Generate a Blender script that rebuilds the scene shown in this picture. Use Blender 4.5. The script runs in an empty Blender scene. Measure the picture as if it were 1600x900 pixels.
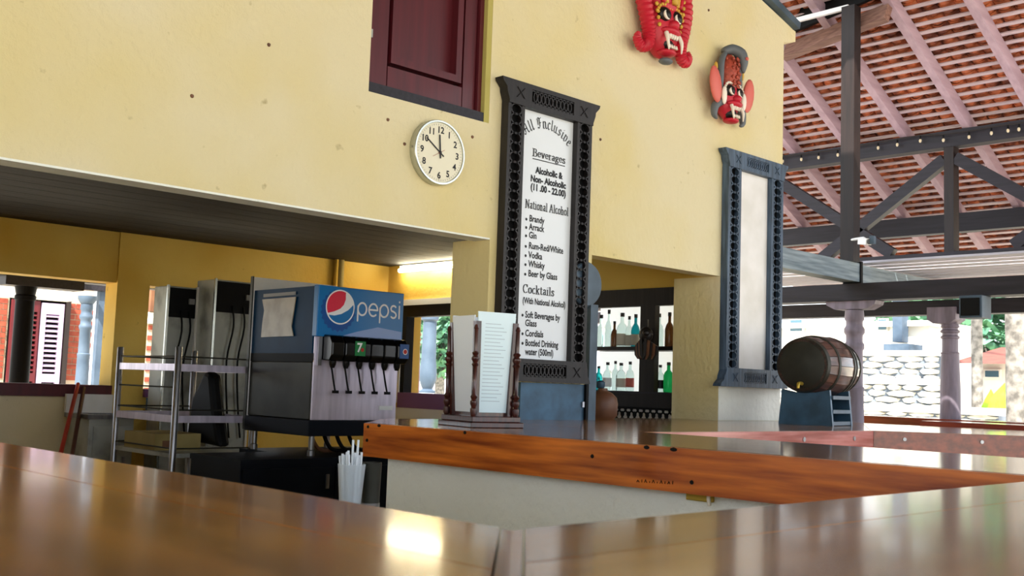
import bpy, bmesh, math, random
from mathutils import Vector, Matrix
random.seed(7)
C = bpy.context.scene.collection
# ------------------------------------------------------------------ camera
FPX = 1672.22
YAW, PITCH, ROLL = (math.radians(a) for a in (44.0418, 5.3127, 1.9680))
CAM = Vector((0, 0, 1.265))
_cy, _sy, _cp, _sp = math.cos(YAW), math.sin(YAW), math.cos(PITCH), math.sin(PITCH)
FW = Vector((_sy*_cp, _cy*_cp, _sp)); _rt = Vector((_cy, -_sy, 0)); _up = _rt.cross(FW)
RT = _rt*math.cos(ROLL) + _up*math.sin(ROLL); UP = _up*math.cos(ROLL) - _rt*math.sin(ROLL)
cd = bpy.data.cameras.new('camera'); cam = bpy.data.objects.new('camera', cd); C.objects.link(cam)
cam.matrix_world = Matrix(((RT.x, UP.x, -FW.x, CAM.x), (RT.y, UP.y, -FW.y, CAM.y), (RT.z, UP.z, -FW.z, CAM.z), (0, 0, 0, 1)))
cd.sensor_width = 36; cd.lens = 36*FPX/1600; cd.clip_start = .02; cd.clip_end = 300
cd.dof.use_dof = True; cd.dof.focus_distance = 5.0; cd.dof.aperture_fstop = 9.0
S = bpy.context.scene; S.camera = cam
# ------------------------------------------------------------------ light
W = bpy.data.worlds.new('sky'); S.world = W; W.use_nodes = True
bg = W.node_tree.nodes['Background']; bg.inputs[0].default_value = (.86, .93, 1, 1); bg.inputs[1].default_value = 1.5
sl = bpy.data.lights.new('sun', 'SUN'); sl.energy = 9.0; sl.angle = .02; sl.color = (1, .93, .82)
so = bpy.data.objects.new('sun', sl); C.objects.link(so)
so.rotation_euler = Vector((.52, .30, -.80)).to_track_quat('-Z', 'Y').to_euler()
S.view_settings.view_transform = 'Standard'; S.view_settings.look = 'None'; S.view_settings.gamma = 1
S.view_settings.use_curve_mapping = False; S.view_settings.exposure = 1.08

# ------------------------------------------------------------------ pixel (1600x900) -> point on a plane of the place
def ray(x, y): return FW + RT*((x-800)/FPX) - UP*((y-450)/FPX)
def pX(x, y, X): d = ray(x, y); return CAM + d*(X/d.x)
def pY(x, y, Y): d = ray(x, y); return CAM + d*(Y/d.y)
def pZ(x, y, Z): d = ray(x, y); return CAM + d*((Z-CAM.z)/d.z)

# ------------------------------------------------------------------ materials
def lin(h):
    h = h.lstrip('#'); v = [int(h[i:i+2], 16)/255 for i in (0, 2, 4)]
    return tuple(((c+.055)/1.055)**2.4 if c > .04 else c/12.92 for c in v) + (1,)
MATS = {}
def mat(name, col, rough=.55, metal=0, col2=None, scale=6, stretch=(1, 1, 1), lo=.35, hi=.65, bump=0, bscale=60, bstretch=(1, 1, 1),
        coat=0, trans=0, emit=0, detail=4, ior=1.45, alpha=1, spec=None, place=False):
    m = bpy.data.materials.new(name); m.use_nodes = True; N = m.node_tree.nodes; Lk = m.node_tree.links
    b = N['Principled BSDF']; c1 = lin(col) if isinstance(col, str) else col
    b.inputs['Base Color'].default_value = c1; b.inputs['Roughness'].default_value = rough; b.inputs['Metallic'].default_value = metal
    b.inputs['Coat Weight'].default_value = coat; b.inputs['Coat Roughness'].default_value = .08
    b.inputs['Transmission Weight'].default_value = trans; b.inputs['IOR'].default_value = ior; b.inputs['Alpha'].default_value = alpha
    if spec is not None: b.inputs['Specular IOR Level'].default_value = spec
    if emit: b.inputs['Emission Color'].default_value = c1; b.inputs['Emission Strength'].default_value = emit
    tc = N.new('ShaderNodeNewGeometry' if place else 'ShaderNodeTexCoord'); src = tc.outputs['Position' if place else 'Object']
    def noise(sc, st, det):
        mp = N.new('ShaderNodeMapping'); mp.inputs['Scale'].default_value = st
        n = N.new('ShaderNodeTexNoise'); n.inputs['Scale'].default_value = sc; n.inputs['Detail'].default_value = det
        Lk.new(src, mp.inputs[0]); Lk.new(mp.outputs[0], n.inputs['Vector']); return n
    if col2:
        n = noise(scale, stretch, detail); r = N.new('ShaderNodeValToRGB')
        r.color_ramp.elements[0].position = lo; r.color_ramp.elements[1].position = hi
        r.color_ramp.elements[0].color = c1; r.color_ramp.elements[1].color = lin(col2) if isinstance(col2, str) else col2
        Lk.new(n.outputs['Fac'], r.inputs[0]); Lk.new(r.outputs[0], b.inputs['Base Color'])
    if bump:
        n = noise(bscale, bstretch, 5); bp = N.new('ShaderNodeBump'); bp.inputs['Strength'].default_value = bump; bp.inputs['Distance'].default_value = .02
        Lk.new(n.outputs['Fac'], bp.inputs['Height']); Lk.new(bp.outputs[0], b.inputs['Normal'])
    MATS[name] = m; return m
def plaster(name, base, patch, stain, bump=.22):
    m = mat(name, base, .8, bump=bump, bscale=28, bstretch=(1, 1, .8)); N = m.node_tree.nodes; Lk = m.node_tree.links; b = N['Principled BSDF']
    tc = N.new('ShaderNodeTexCoord')
    def nz(s, d, ramp):
        n = N.new('ShaderNodeTexNoise'); n.inputs['Scale'].default_value = s; n.inputs['Detail'].default_value = d
        Lk.new(tc.outputs['Object'], n.inputs['Vector']); r = N.new('ShaderNodeValToRGB')
        r.color_ramp.elements[0].position, r.color_ramp.elements[1].position = ramp; Lk.new(n.outputs['Fac'], r.inputs[0]); return r
    def mx(f, a, bcol):
        k = N.new('ShaderNodeMix'); k.data_type = 'RGBA'; Lk.new(f.outputs[0], k.inputs[0])
        if isinstance(a, str): k.inputs[6].default_value = lin(a)
        else: Lk.new(a.outputs[2], k.inputs[6])
        k.inputs[7].default_value = lin(bcol); return k
    k = mx(nz(.9, 3, (.42, .62)), base, patch); k = mx(nz(14, 6, (.70, .80)), k, stain)
    Lk.new(k.outputs[2], b.inputs['Base Color']); return m
plaster('cream', '#dccfa8', '#d8c68c', '#b2a276', .5)
plaster('yellow', '#dcbc62', '#d2a843', '#9a7f36')
plaster('creamshade', '#b4a85c', '#a89a50', '#7d7238', .15)
plaster('paleplaster', '#e0d0ac', '#d8c496', '#a8966c', .2)
plaster('whiteplaster', '#f0f1e8', '#eaeade', '#c2c1b0', .5)
def wood(name, a, b_, rough=.25, coat=.4, axis=1, sc=3.0, bump=.05, lo=.32, hi=.68):
    st = [14, 14, 14]; st[axis] = 1.0
    return mat(name, a, rough, col2=b_, scale=sc, stretch=tuple(st), lo=lo, hi=hi, coat=coat, detail=8, bump=bump, bscale=sc, bstretch=tuple(st))
wood('fasciaY', '#7a2a08', '#d87424', .28, .5, 1, 2.2)
wood('fasciaX', '#8a3a30', '#c9807a', .22, .6, 0, 2.2)
wood('fasciaD', '#5d2018', '#8d3a28', .3, .4, 1, 2.2)
wood('topY', '#6e4019', '#a97033', .13, .2, 1, 1.6, .02)
wood('nearY', '#76400f', '#b8742a', .2, .3, 1, 1.2, .006)
wood('topX', '#74481f', '#b07d42', .13, .2, 0, 1.6, .02)
wood('nearX', '#7c4a18', '#bd8038', .2, .3, 0, 1.2, .006)
wood('darkwoodZ', '#120b0b', '#221614', .55, 0, 2)
wood('darkwoodY', '#131118', '#241f29', .55, 0, 1)
wood('greybeamX', '#55656e', '#8d9aa0', .5, .1, 0, 3)
wood('rafter', '#a48a94', '#b89ea8', .7, 0, 0, 1.5, .01)
wood('batten', '#b29ca2', '#d6c4c6', .7, 0, 1, 5)
wood('ridge', '#6a4a40', '#8f6d5e', .6, 0, 1, 4)
wood('maroon', '#4a121a', '#5a171f', .45, .1, 2, 2, .02)
wood('frameblk', '#120f0f', '#221c1b', .55, .0, 2, 4)
wood('frameblue', '#2d3b48', '#50647a', .5, .0, 2, 4)
wood('holderwood', '#2a120e', '#4d2119', .3, .4, 2, 5)
wood('barrelwood', '#38251f', '#664235', .3, .4, 0, 5)
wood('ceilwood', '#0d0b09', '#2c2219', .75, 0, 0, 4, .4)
wood('boardwhite', '#b9b6c4', '#d8d6e0', .7, 0, 1, 4)
mat('steel', '#a3a3a6', .32, .9, col2='#85858a', scale=5, stretch=(6, 6, 1))
mat('steelpink', '#d6ccdb', .35, .45, col2='#b9b0c0', scale=4, stretch=(6, 6, .6))
mat('steeldark', '#3c3b34', .45, .3, col2='#2c2b24', scale=4, spec=.25)
mat('steeldirty', '#a8aaa2', .5, .15, col2='#5a5c54', scale=5, lo=.48, hi=.78, detail=8)
mat('black', '#080809', .6, spec=.2); mat('blackgloss', '#0a0a0c', .25); mat('blacknavy', '#080b12', .55, col2='#0e131c', scale=3, spec=.15)
mat('navy', '#0b3c62', .5, col2='#093454', scale=4, spec=.15)
mat('pepsiblue', '#0c72b4', .3); mat('pepsilight', '#8fa9dc', .3); mat('pepsiwhite', '#f4f4f4', .4); mat('pepsired', '#e02a48', .35); mat('capblue', '#0a4f98', .4)
mat('green7', '#12803e', .4); mat('red', '#c0281e', .5); mat('white', '#ececec', .5); mat('paper', '#e2e8ee', .55); mat('sheet', '#d9ecf0', .3)
mat('printline', '#b4c4ca', .5); mat('signwhite', '#dfe3e6', .35); mat('boardcream', '#ebe7e2', .5, col2='#dedad2', scale=5)
mat('ink', '#16161a', .6); mat('grey', '#8a8a8a', .5); mat('clockface', '#e6dfc4', .5); mat('chrome', '#b8bab0', .25, .9)
mat('plasticbag', '#b0a48e', .35, col2='#8f826c', scale=8)
mat('brown', '#7a5236', .5, col2='#5d3a26', scale=5); mat('carton', '#a5925c', .8, col2='#8e7c49', scale=4)
mat('bluesteel', '#3a5a72', .45, .3, col2='#2a4152', scale=9, detail=8); mat('bluegrey', '#4a5c6c', .5, col2='#384854', scale=6)
mat('stoneblue', '#3c4d60', .6, col2='#4c5d70', scale=4); mat('columnmauve', '#6d6470', .55, col2='#8a8090', scale=4, stretch=(4, 4, .6))
mat('columnred', '#6b4038', .5); mat('columndark', '#0c0a0b', .5, spec=.08)
mat('purple', '#7d4f86', .5); mat('brick', '#9c4c36', .85, col2='#7c3526', scale=9, place=True); mat('mortar', '#b9a690', .9)
mat('tile', '#d27a50', .8, col2='#6a3628', scale=7, lo=.36, hi=.62, detail=6, place=True); mat('roofred', '#7c3a2e', .8, col2='#653026', scale=5)
mat('stone', '#d8d4c8', .85, col2='#b4b0a4', scale=5); mat('stonejoint', '#6b7480', .9); mat('housewhite', '#eeeae0', .8, col2='#dcd8cc', scale=1)
mat('ground', '#cfc7b6', .9, col2='#bdb49f', scale=.7); mat('floor', '#c4b8a4', .6, col2='#b3a690', scale=2)
mat('leaf', '#5a8a5e', .6, col2='#4a7a68', scale=3); mat('leafbright', '#7ac22e', .5, col2='#c0c83a', scale=6); mat('trunk', '#8f8a84', .85, col2='#55524e', scale=10)
mat('glass', '#f4f8fb', .35, trans=.75, ior=1.08); mat('pane', (1, 1, 1, 1), .0, trans=1, ior=1.02)
mat('bottleclear', '#d8ece8', .03, trans=.9, ior=1.25); mat('bottlegreen', '#1fae5c', .05, trans=.7, ior=1.3); mat('bottleteal', '#1d9aa4', .05, trans=.7, ior=1.3)
mat('bottlebrown', '#6b4426', .08, trans=.5, ior=1.3); mat('bottlelabel', '#cfc9b8', .6); mat('capblack', '#1a1a1c', .5)
mat('maskred', '#c01f33', .45); mat('masksalmon', '#d4685c', .5); mat('maskyellow', '#cfa23c', .5); mat('maskgrey', '#5f6468', .5); mat('maskblack', '#171313', .45)
mat('maskorange', '#b04832', .55, col2='#8d3826', scale=60); mat('ivory', '#eee4d4', .45); mat('tubelight', '#fff4d0', .5, emit=26)
mat('bulb', '#d9c9a8', .3); mat('brass', '#b89a3c', .4, .5); mat('rope', '#2a2422', .8); mat('bluecrate', '#20508a', .5); mat('window_dark', '#45606e', .2)
tr = bpy.data.materials.new('frosted'); tr.use_nodes = True
_n = tr.node_tree.nodes; _n.remove(_n['Principled BSDF']); _t = _n.new('ShaderNodeBsdfTranslucent'); _t.inputs[0].default_value = (.93, .97, 1, 1)
tr.node_tree.links.new(_t.outputs[0], _n['Material Output'].inputs[0]); MATS['frosted'] = tr

# ------------------------------------------------------------------ mesh builder
def V(*a): return Vector(a[0]) if len(a) == 1 else Vector(a)
class MB:
    def __init__(s): s.v = []; s.f = []
    def add(s, vs, fs):
        o = len(s.v); s.v += [tuple(p) for p in vs]; s.f += [tuple(i+o for i in q) for q in fs]; return s
    def box(s, a, b):
        x0, y0, z0 = a; x1, y1, z1 = b
        return s.add([(x0,y0,z0),(x1,y0,z0),(x1,y1,z0),(x0,y1,z0),(x0,y0,z1),(x1,y0,z1),(x1,y1,z1),(x0,y1,z1)],
                     [(0,3,2,1),(4,5,6,7),(0,1,5,4),(1,2,6,5),(2,3,7,6),(3,0,4,7)])
    def bar(s, p, q, w, h, up=(0, 0, 1)):
        p, q = V(p), V(q); d = (q-p).normalized(); sd = d.cross(V(up)).normalized(); u = sd.cross(d)
        c = [(-1,-1),(1,-1),(1,1),(-1,1)]
        vs = [e + sd*(a*w/2) + u*(b*h/2) for e in (p, q) for a, b in c]
        return s.add(vs, [(3,2,1,0),(4,5,6,7),(0,1,5,4),(1,2,6,5),(2,3,7,6),(3,0,4,7)])
    def prism(s, poly, f, d):
        """poly 2D, f(u,v)->3D, d extrude vector"""
        n = len(poly); d = V(d); a = [V(f(*p)) for p in poly]
        return s.add(a + [p+d for p in a], [tuple(range(n))[::-1], tuple(range(n, 2*n))] + [(i, (i+1) % n, n+(i+1) % n, n+i) for i in range(n)])
    def tube(s, pts, r, n=8, caps=True):
        pts = [V(p) for p in pts]; k = len(pts); rs = list(r) if isinstance(r, (list, tuple)) else [r]*k
        if 2 < k < 12:                                     # round the path off
            P_, R_ = [], []
            for i in range(k-1):
                a, b, c, d = pts[max(i-1, 0)], pts[i], pts[i+1], pts[min(i+2, k-1)]
                for j in range(4):
                    u = j/4; P_.append(.5*((2*b) + (c-a)*u + (2*a-5*b+4*c-d)*u*u + (3*b-a-3*c+d)*u**3)); R_.append(rs[i]+(rs[i+1]-rs[i])*u)
            pts, rs = P_+[pts[-1]], R_+[rs[-1]]; k = len(pts)
        o = len(s.v); ref = None
        for i, p in enumerate(pts):
            d = (pts[min(i+1, k-1)] - pts[max(i-1, 0)]).normalized()
            if ref is None: ref = d.orthogonal().normalized()
            ref = (ref - d*ref.dot(d)).normalized(); b = d.cross(ref)
            for j in range(n):
                t = 2*math.pi*j/n; s.v.append(tuple(p + (ref*math.cos(t) + b*math.sin(t))*rs[i]))
        for i in range(k-1):
            for j in range(n): s.f.append((o+i*n+j, o+i*n+(j+1) % n, o+(i+1)*n+(j+1) % n, o+(i+1)*n+j))
        if caps: s.f.append(tuple(o+j for j in range(n))[::-1]); s.f.append(tuple(o+(k-1)*n+j for j in range(n)))
        return s
    def lathe(s, prof, base=(0, 0, 0), axis=(0, 0, 1), n=20):
        base = V(base); axis = V(axis).normalized(); a = axis.orthogonal().normalized(); b = axis.cross(a); o = len(s.v); k = len(prof)
        for r, h in prof:
            for j in range(n):
                t = 2*math.pi*j/n; s.v.append(tuple(base + axis*h + (a*math.cos(t)+b*math.sin(t))*max(r, 1e-4)))
        for i in range(k-1):
            for j in range(n): s.f.append((o+i*n+j, o+i*n+(j+1) % n, o+(i+1)*n+(j+1) % n, o+(i+1)*n+j))
        s.f.append(tuple(o+j for j in range(n))[::-1]); s.f.append(tuple(o+(k-1)*n+j for j in range(n))); return s
    def ell(s, c, r, n=14, m=8, rot=None):
        c = V(c); o = len(s.v)
        for i in range(m+1):
            ph = math.pi*i/m
            for j in range(n):
                t = 2*math.pi*j/n; p = V(r[0]*math.sin(ph)*math.cos(t), r[1]*math.sin(ph)*math.sin(t), r[2]*math.cos(ph))
                if rot: p = rot @ p
                s.v.append(tuple(c+p))
        for i in range(m):
            for j in range(n): s.f.append((o+i*n+j, o+(i+1)*n+j, o+(i+1)*n+(j+1) % n, o+i*n+(j+1) % n))
        return s
    def build(s, name, m, parent=None, smooth=False, label=None, bevel=0):
        me = bpy.data.meshes.new(name); me.from_pydata(s.v, [], s.f); me.materials.append(MATS[m])
        if smooth is True:
            for p in me.polygons: p.use_smooth = True
        me.update(); o = bpy.data.objects.new(name, me); C.objects.link(o)
        if smooth == 'auto':
            bm = bmesh.new(); bm.from_mesh(me)
            for fc in bm.faces: fc.smooth = True
            for e in bm.edges: e.smooth = len(e.link_faces) == 2 and e.calc_face_angle(0) < .7
            bm.to_mesh(me); bm.free()
        if bevel:
            md = o.modifiers.new('bevel', 'BEVEL'); md.width = bevel; md.segments = 2; md.limit_method = 'ANGLE'
        if parent is not None: o.parent = parent; o.matrix_parent_inverse = pinv(parent)
        if label: o['label'] = label
        return o
PM = {}
def pinv(p):
    if p.name in PM: return PM[p.name].inverted()
    return Matrix.Identity(4)
def box(a, b): return MB().box([min(i, j) for i, j in zip(a, b)], [max(i, j) for i, j in zip(a, b)])
def tag(o, label, cat=None, group=None, kind=None):
    o['label'] = label
    if cat: o['category'] = cat
    if group: o['group'] = group
    if kind: o['kind'] = kind
    return o
def thing(name, loc, label, cat=None, group=None, kind=None):
    """Empty at the thing's base; parts are given in place (world) coordinates"""
    o = bpy.data.objects.new(name, None); C.objects.link(o); o.location = loc; o.empty_display_size = .05
    PM[o.name] = Matrix.Translation(V(loc)); return tag(o, label, cat, group, kind)
def copy_thing(root, delta, label=None):
    r = root.copy(); C.objects.link(r); r.location = root.location + V(delta)
    if label: r['label'] = label
    for ch in [o for o in C.objects if o.parent == root]:
        c = ch.copy(); C.objects.link(c); c.parent = r; c.matrix_parent_inverse = ch.matrix_parent_inverse.copy()
        for g in [o for o in C.objects if o.parent == ch]:
            k = g.copy(); C.objects.link(k); k.parent = c
    return r

# ------------------------------------------------------------------ writing: flat strokes of a broad pen
def hull(pts):
    pts = sorted(set((round(x, 6), round(y, 6)) for x, y in pts))
    def half(ps):
        h = []
        for p in ps:
            while len(h) > 1 and (h[-1][0]-h[-2][0])*(p[1]-h[-2][1]) - (h[-1][1]-h[-2][1])*(p[0]-h[-2][0]) <= 0: h.pop()
            h.append(p)
        return h
    a, b = half(pts), half(pts[::-1]); return a[:-1] + b[:-1]
def nib(w, t, ang): c, s = math.cos(ang), math.sin(ang); return [(c*x-s*y, s*x+c*y) for x, y in ((-w/2,-t/2),(w/2,-t/2),(w/2,t/2),(-w/2,t/2))]
def disc(r, n=10): return [(r*math.cos(2*math.pi*i/n), r*math.sin(2*math.pi*i/n)) for i in range(n)]
def arc(cx, cy, rx, ry, a0, a1, n=12): return [(cx+rx*math.cos(math.radians(a0+(a1-a0)*i/n)), cy+ry*math.sin(math.radians(a0+(a1-a0)*i/n))) for i in range(n+1)]
LIFT = [0]
def stroke(mb, poly, pen, f):
    for i in range(len(poly)-1):
        LIFT[0] += 1; d = V(0, -.00003*(LIFT[0] % 40), 0)
        h = hull([(a+x, b+y) for a, b in poly[i:i+2] for x, y in pen]); mb.add([V(f(*p))+d for p in h], [tuple(range(len(h)))])
def write(mb, text, G, pen, f, size, x=0, y=0, track=.1, curve=None, width=None):
    """G: glyph -> (advance, strokes) in units of cap height; returns the width"""
    wd = sum(G[c][0]+track for c in text) - track; px = -wd/2; kx = width/(wd*size) if width else 1
    for c in text:
        adv, ss = G[c]
        for s_ in ss:
            if curve:                                      # letters set on an arc
                t = (px+adv/2)*size*kx/curve; ca, sa = math.cos(t), math.sin(t)
                g = lambda u, v, t=t, ca=ca, sa=sa, adv=adv: f(x + curve*sa + (u-adv/2)*kx*size*ca + v*size*sa, y + curve*ca - curve - (u-adv/2)*kx*size*sa + v*size*ca)
            else: g = lambda u, v, px=px: f(x+(px+u)*size*kx, y+v*size)
            stroke(mb, s_, pen, g)
        px += adv+track
    return wd*size*kx
BL = {  # black-letter shapes
 'A': (.8, [[(.05,.15),(.2,.03),(.3,.2),(.32,.75),(.2,.95)],[(.2,.95),(.4,1.02),(.62,.88),(.62,.12),(.72,0),(.84,.1)],[(.12,.48),(.62,.48)],[(.08,.6),(.0,.8),(.12,1)]]),
 'l': (.26, [[(.1,1.02),(.13,.9),(.13,.12),(.2,0),(.3,.1)]]),
 'I': (.62, [[(.02,.85),(.2,1),(.42,.9),(.6,1)],[(.38,.92),(.38,.2),(.24,.02),(.08,.12)],[(.16,.85),(.14,.35)],[(.38,.5),(.55,.55)]]),
 'n': (.54, [[(.04,.58),(.13,.66),(.13,.08),(.22,0)],[(.13,.55),(.32,.68),(.42,.56),(.42,.1),(.5,0),(.58,.08)]]),
 'c': (.4, [[(.36,.56),(.24,.68),(.1,.52),(.1,.14),(.22,0),(.38,.1)]]),
 'u': (.54, [[(.04,.6),(.12,.66),(.12,.12),(.22,0),(.4,.12)],[(.4,.66),(.4,.1),(.48,0),(.57,.08)]]),
 's': (.44, [[(.38,.56),(.24,.68),(.1,.54),(.14,.4),(.34,.28),(.36,.12),(.22,0),(.06,.1)]]),
 'i': (.26, [[(.04,.58),(.13,.66),(.13,.1),(.21,0),(.3,.08)],[(.11,.88),(.17,.94)]]),
 'v': (.52, [[(.04,.66),(.12,.7),(.12,.16),(.26,0)],[(.12,.58),(.32,.68),(.42,.54),(.42,.16),(.26,0)]]),
 'e': (.42, [[(.12,.32),(.36,.42),(.36,.54),(.24,.68),(.1,.52),(.1,.14),(.22,0),(.38,.1)]]), ' ': (.3, [])}
def sf(x, y, w=.16): return [(x-w/2, y), (x+w/2, y)]
def bowl(cx=.26): return arc(cx, .33, .2, .33, 0, 360, 16)
SE = {  # bold book face
 'B': (.64, [[(.14,0),(.14,1)],[(0,1),(.34,1)]+arc(.34,.77,.18,.23,90,-90,8)+[(.14,.54)],[(.14,.54),(.36,.54)]+arc(.36,.27,.21,.27,90,-90,8)+[(0,0)]]),
 'e': (.48, [[(.08,.36),(.42,.36)]+arc(.25,.36,.18,.3,0,320,14)]),
 'v': (.54, [[(.08,.66),(.27,0),(.46,.66)], sf(.08,.66), sf(.46,.66)]),
 'r': (.4, [[(.12,.66),(.12,0)], sf(.12,0,.24), [(.02,.66),(.12,.66)], [(.12,.45),(.22,.62),(.36,.6)]]),
 'a': (.5, [[(.1,.52),(.2,.66),(.36,.6),(.36,.06),(.48,.02)], [(.36,.4),(.14,.32),(.08,.14),(.18,0),(.36,.12)]]),
 'g': (.5, [arc(.22,.45,.16,.2,0,360,14), [(.36,.6),(.48,.64)], [(.14,.26),(.12,.14),(.34,.1),(.44,-.04),(.34,-.2),(.12,-.2),(.06,-.08),(.16,.06)]]),
 's': (.42, [[(.36,.5),(.3,.64),(.16,.64),(.08,.5),(.16,.38),(.32,.28),(.36,.14),(.26,0),(.1,.02),(.05,.16)]]),
 'N': (.78, [[(.12,0),(.12,1)],[(.12,1),(.62,0)],[(.62,0),(.62,1)], sf(.1,0,.22), sf(.08,1,.18), sf(.64,1,.22)]),
 't': (.36, [[(.15,.86),(.15,.1),(.24,0),(.34,.06)],[(.02,.66),(.32,.66)]]),
 'i': (.3, [[(.14,.66),(.14,0)], sf(.14,0,.24), [(.03,.66),(.14,.66)], [(.12,.9),(.16,.9)]]),
 'o': (.52, [bowl()]),
 'n': (.58, [[(.13,.66),(.13,0)], sf(.13,0,.22), [(.03,.66),(.13,.66)], [(.13,.48),(.28,.66),(.42,.54),(.42,0)], sf(.43,0,.22)]),
 'l': (.3, [[(.14,1),(.14,0)], sf(.14,0,.24), [(.03,1),(.14,1)]]),
 'A': (.74, [[(.08,0),(.36,1)],[(.36,1),(.62,0)],[(.18,.34),(.54,.34)], sf(.08,0,.2), sf(.63,0,.24)]),
 'c': (.46, [arc(.26,.33,.19,.33,50,320,14)]),
 'h': (.58, [[(.13,1),(.13,0)], sf(.13,0,.22), [(.03,1),(.13,1)], [(.13,.48),(.28,.66),(.42,.54),(.42,0)], sf(.43,0,.22)]),
 'C': (.7, [arc(.38,.5,.3,.5,45,315,18), [(.6,.72),(.6,.98)]]),
 'k': (.58, [[(.13,1),(.13,0)], sf(.13,0,.22), [(.03,1),(.13,1)], [(.13,.26),(.42,.64)], [(.25,.4),(.46,0)], sf(.46,0,.18), sf(.43,.66,.18)]), ' ': (.28, [])}
RO = {  # round thin face
 'p': (.62, [arc(.31,.36,.29,.34,-180,180,24), [(.02,.5),(.02,-.3)]]),
 'e': (.62, [[(.04,.36),(.6,.36)]+arc(.31,.36,.29,.34,0,310,22)]),
 's': (.44, [arc(.22,.53,.18,.17,40,230,9)+[(.2,.38)]+arc(.22,.18,.19,.17,60,-140,9)]),
 'i': (.12, [[(.06,.7),(.06,.02)], [(.06,.92),(.06,.95)]])}
def sans(txt, size, f, name, m, parent, align='CENTER', bold=0, sx=1):
    """flat lettering in the built-in face; f(u,v)->3D"""
    cu = bpy.data.curves.new('t', 'FONT'); cu.body = txt; cu.size = size*1.37; cu.align_x = align; cu.offset = bold; cu.resolution_u = 3
    ob = bpy.data.objects.new('t', cu); me = bpy.data.meshes.new_from_object(ob); bpy.data.objects.remove(ob); bpy.data.curves.remove(cu)
    mb = MB(); mb.add([V(f(v.co.x*sx, v.co.y)) for v in me.vertices], [tuple(p.vertices) for p in me.polygons]); bpy.data.meshes.remove(me)
    return mb.build(name, m, parent)
# ================================================================== THE SETTING
YW = 4.03                                  # face of the cream wall
floor = tag(box((-9, -9, -.15), (9.3, 8, 0)).build('floor', 'floor'), 'dull brown concrete floor of the open bar hall', kind='structure')
tag(box((-80, -80, -.6), (110, 110, -.16)).build('ground', 'ground'), 'pale sunlit ground around the bar hall', kind='structure')
# cream wall with two openings, a deep shutter recess and a sloping top end
shx0, shx1, shz0 = 2.916, 3.69, 2.628
w = MB()
w.box((-1.5, YW, 2.031), (shx0, YW+.12, 5.2)); w.box((shx0, YW, 2.031), (shx1, YW+.12, shz0)); w.box((shx0, YW, 3.45), (shx1, YW+.12, 5.2))
w.box((shx1, YW, 2.031), (5.5, YW+.12, 5.2))
w.prism([(5.5, 2.031), (6.505, 2.031), (6.505, 3.78), (6.66, 3.82), (6.66, 3.895), (5.5, 4.185)], lambda u, v: (u, YW, v), (0, .12, 0))
w.box((3.727, YW, 0), (4.52, YW+.29, 2.031)); w.box((5.773, YW, 0), (6.505, YW+.37, 2.031)); w.box((-1.5, YW, 0), (1.0, YW+.29, 2.031))
w.box((shx0, YW+.119, shz0), (shx1, YW+.125, 3.45))
tag(w.build('wall_front', 'cream'), 'rough cream plastered wall with two bar openings', kind='structure')
tag(box((5.774, YW-.003, 1.101), (6.504, YW, 1.36)).build('wall_patch', 'whiteplaster'), 'white painted foot of the wall pier below the blank sign', kind='structure')
nail = MB()
for x, y in ((606, 187), (738, 214), (938, 218), (1107, 16), (632, 225), (420, 70), (300, 150), (1135, 176)):
    q = pY(x, y, YW); nail.lathe([(.009, 0), (.006, .006)], (q.x, YW, q.z), (0, -1, 0), 8)
nail.build('nail_heads', 'brown', bpy.data.objects['wall_front'])
lip = MB().box((1.0, YW+.001, 2.022), (3.727, YW+.12, 2.031)).build('trim_1', 'whiteplaster'); tag(lip, 'pale grey plaster lip under the cream wall over the drinks room', kind='structure')
# room behind
YB, XE, ZCL = 7.66, 5.86, 2.31
b = MB()
zs, zh = 1.18, 1.935
b.box((.8, YB+.02, zh), (3.37, YB+.2, ZCL)); b.box((3.37, YB, 0), (3.62, YB+.2, ZCL)); b.box((3.62, YB, 0), (4.9, YB+.2, 1.1)); b.box((3.62, YB, zh), (4.9, YB+.2, ZCL)); b.box((4.9, YB, 0), (XE+.2, YB+.2, ZCL))
tag(b.build('wall_back', 'yellow'), 'stained yellow wall with window openings behind the drinks machines', kind='structure')
tag(box((.8, YB+.01, 0), (3.37, YB+.2, zs-.085)).build('wall_back_lower', 'paleplaster'), 'pale plastered wall below the maroon sill', kind='structure')
cabY0, cabY1, cabZ0, cabZ1 = 4.42, 5.62, .95, 1.955
wy0, wy1, wz0, wz1 = 6.74, 7.42, 1.12, 1.95
b = MB()
for y0, y1, z0, z1 in ((YW+.3, cabY0, 0, ZCL), (cabY0, cabY1, 0, cabZ0), (cabY0, cabY1, cabZ1, ZCL), (cabY1, wy0, 0, ZCL), (wy0, wy1, 0, wz0), (wy0, wy1, wz1, ZCL), (wy1, YB, 0, ZCL)):
    b.box((XE, y0, z0), (XE+.2, y1, z1))
tag(b.build('wall_right', 'yellow'), 'yellow side wall with bottle cabinet and black framed window', kind='structure')
tag(box((.6, YW+.29, 0), (.8, YB, ZCL)).build('wall_left', 'yellow'), 'yellow wall closing the drinks room', kind='structure')
ceil = tag(bpy.data.objects.new('ceiling', None), 'dark plank ceiling of the drinks room', kind='structure'); C.objects.link(ceil)  # planks of dark grained wood
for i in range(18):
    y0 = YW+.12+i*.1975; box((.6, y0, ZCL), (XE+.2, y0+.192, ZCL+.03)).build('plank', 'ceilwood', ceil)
box((.6, YW+.1, ZCL+.031), (XE+.2, YB+.2, ZCL+.06)).build('ceiling_backing', 'black', ceil)
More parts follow.
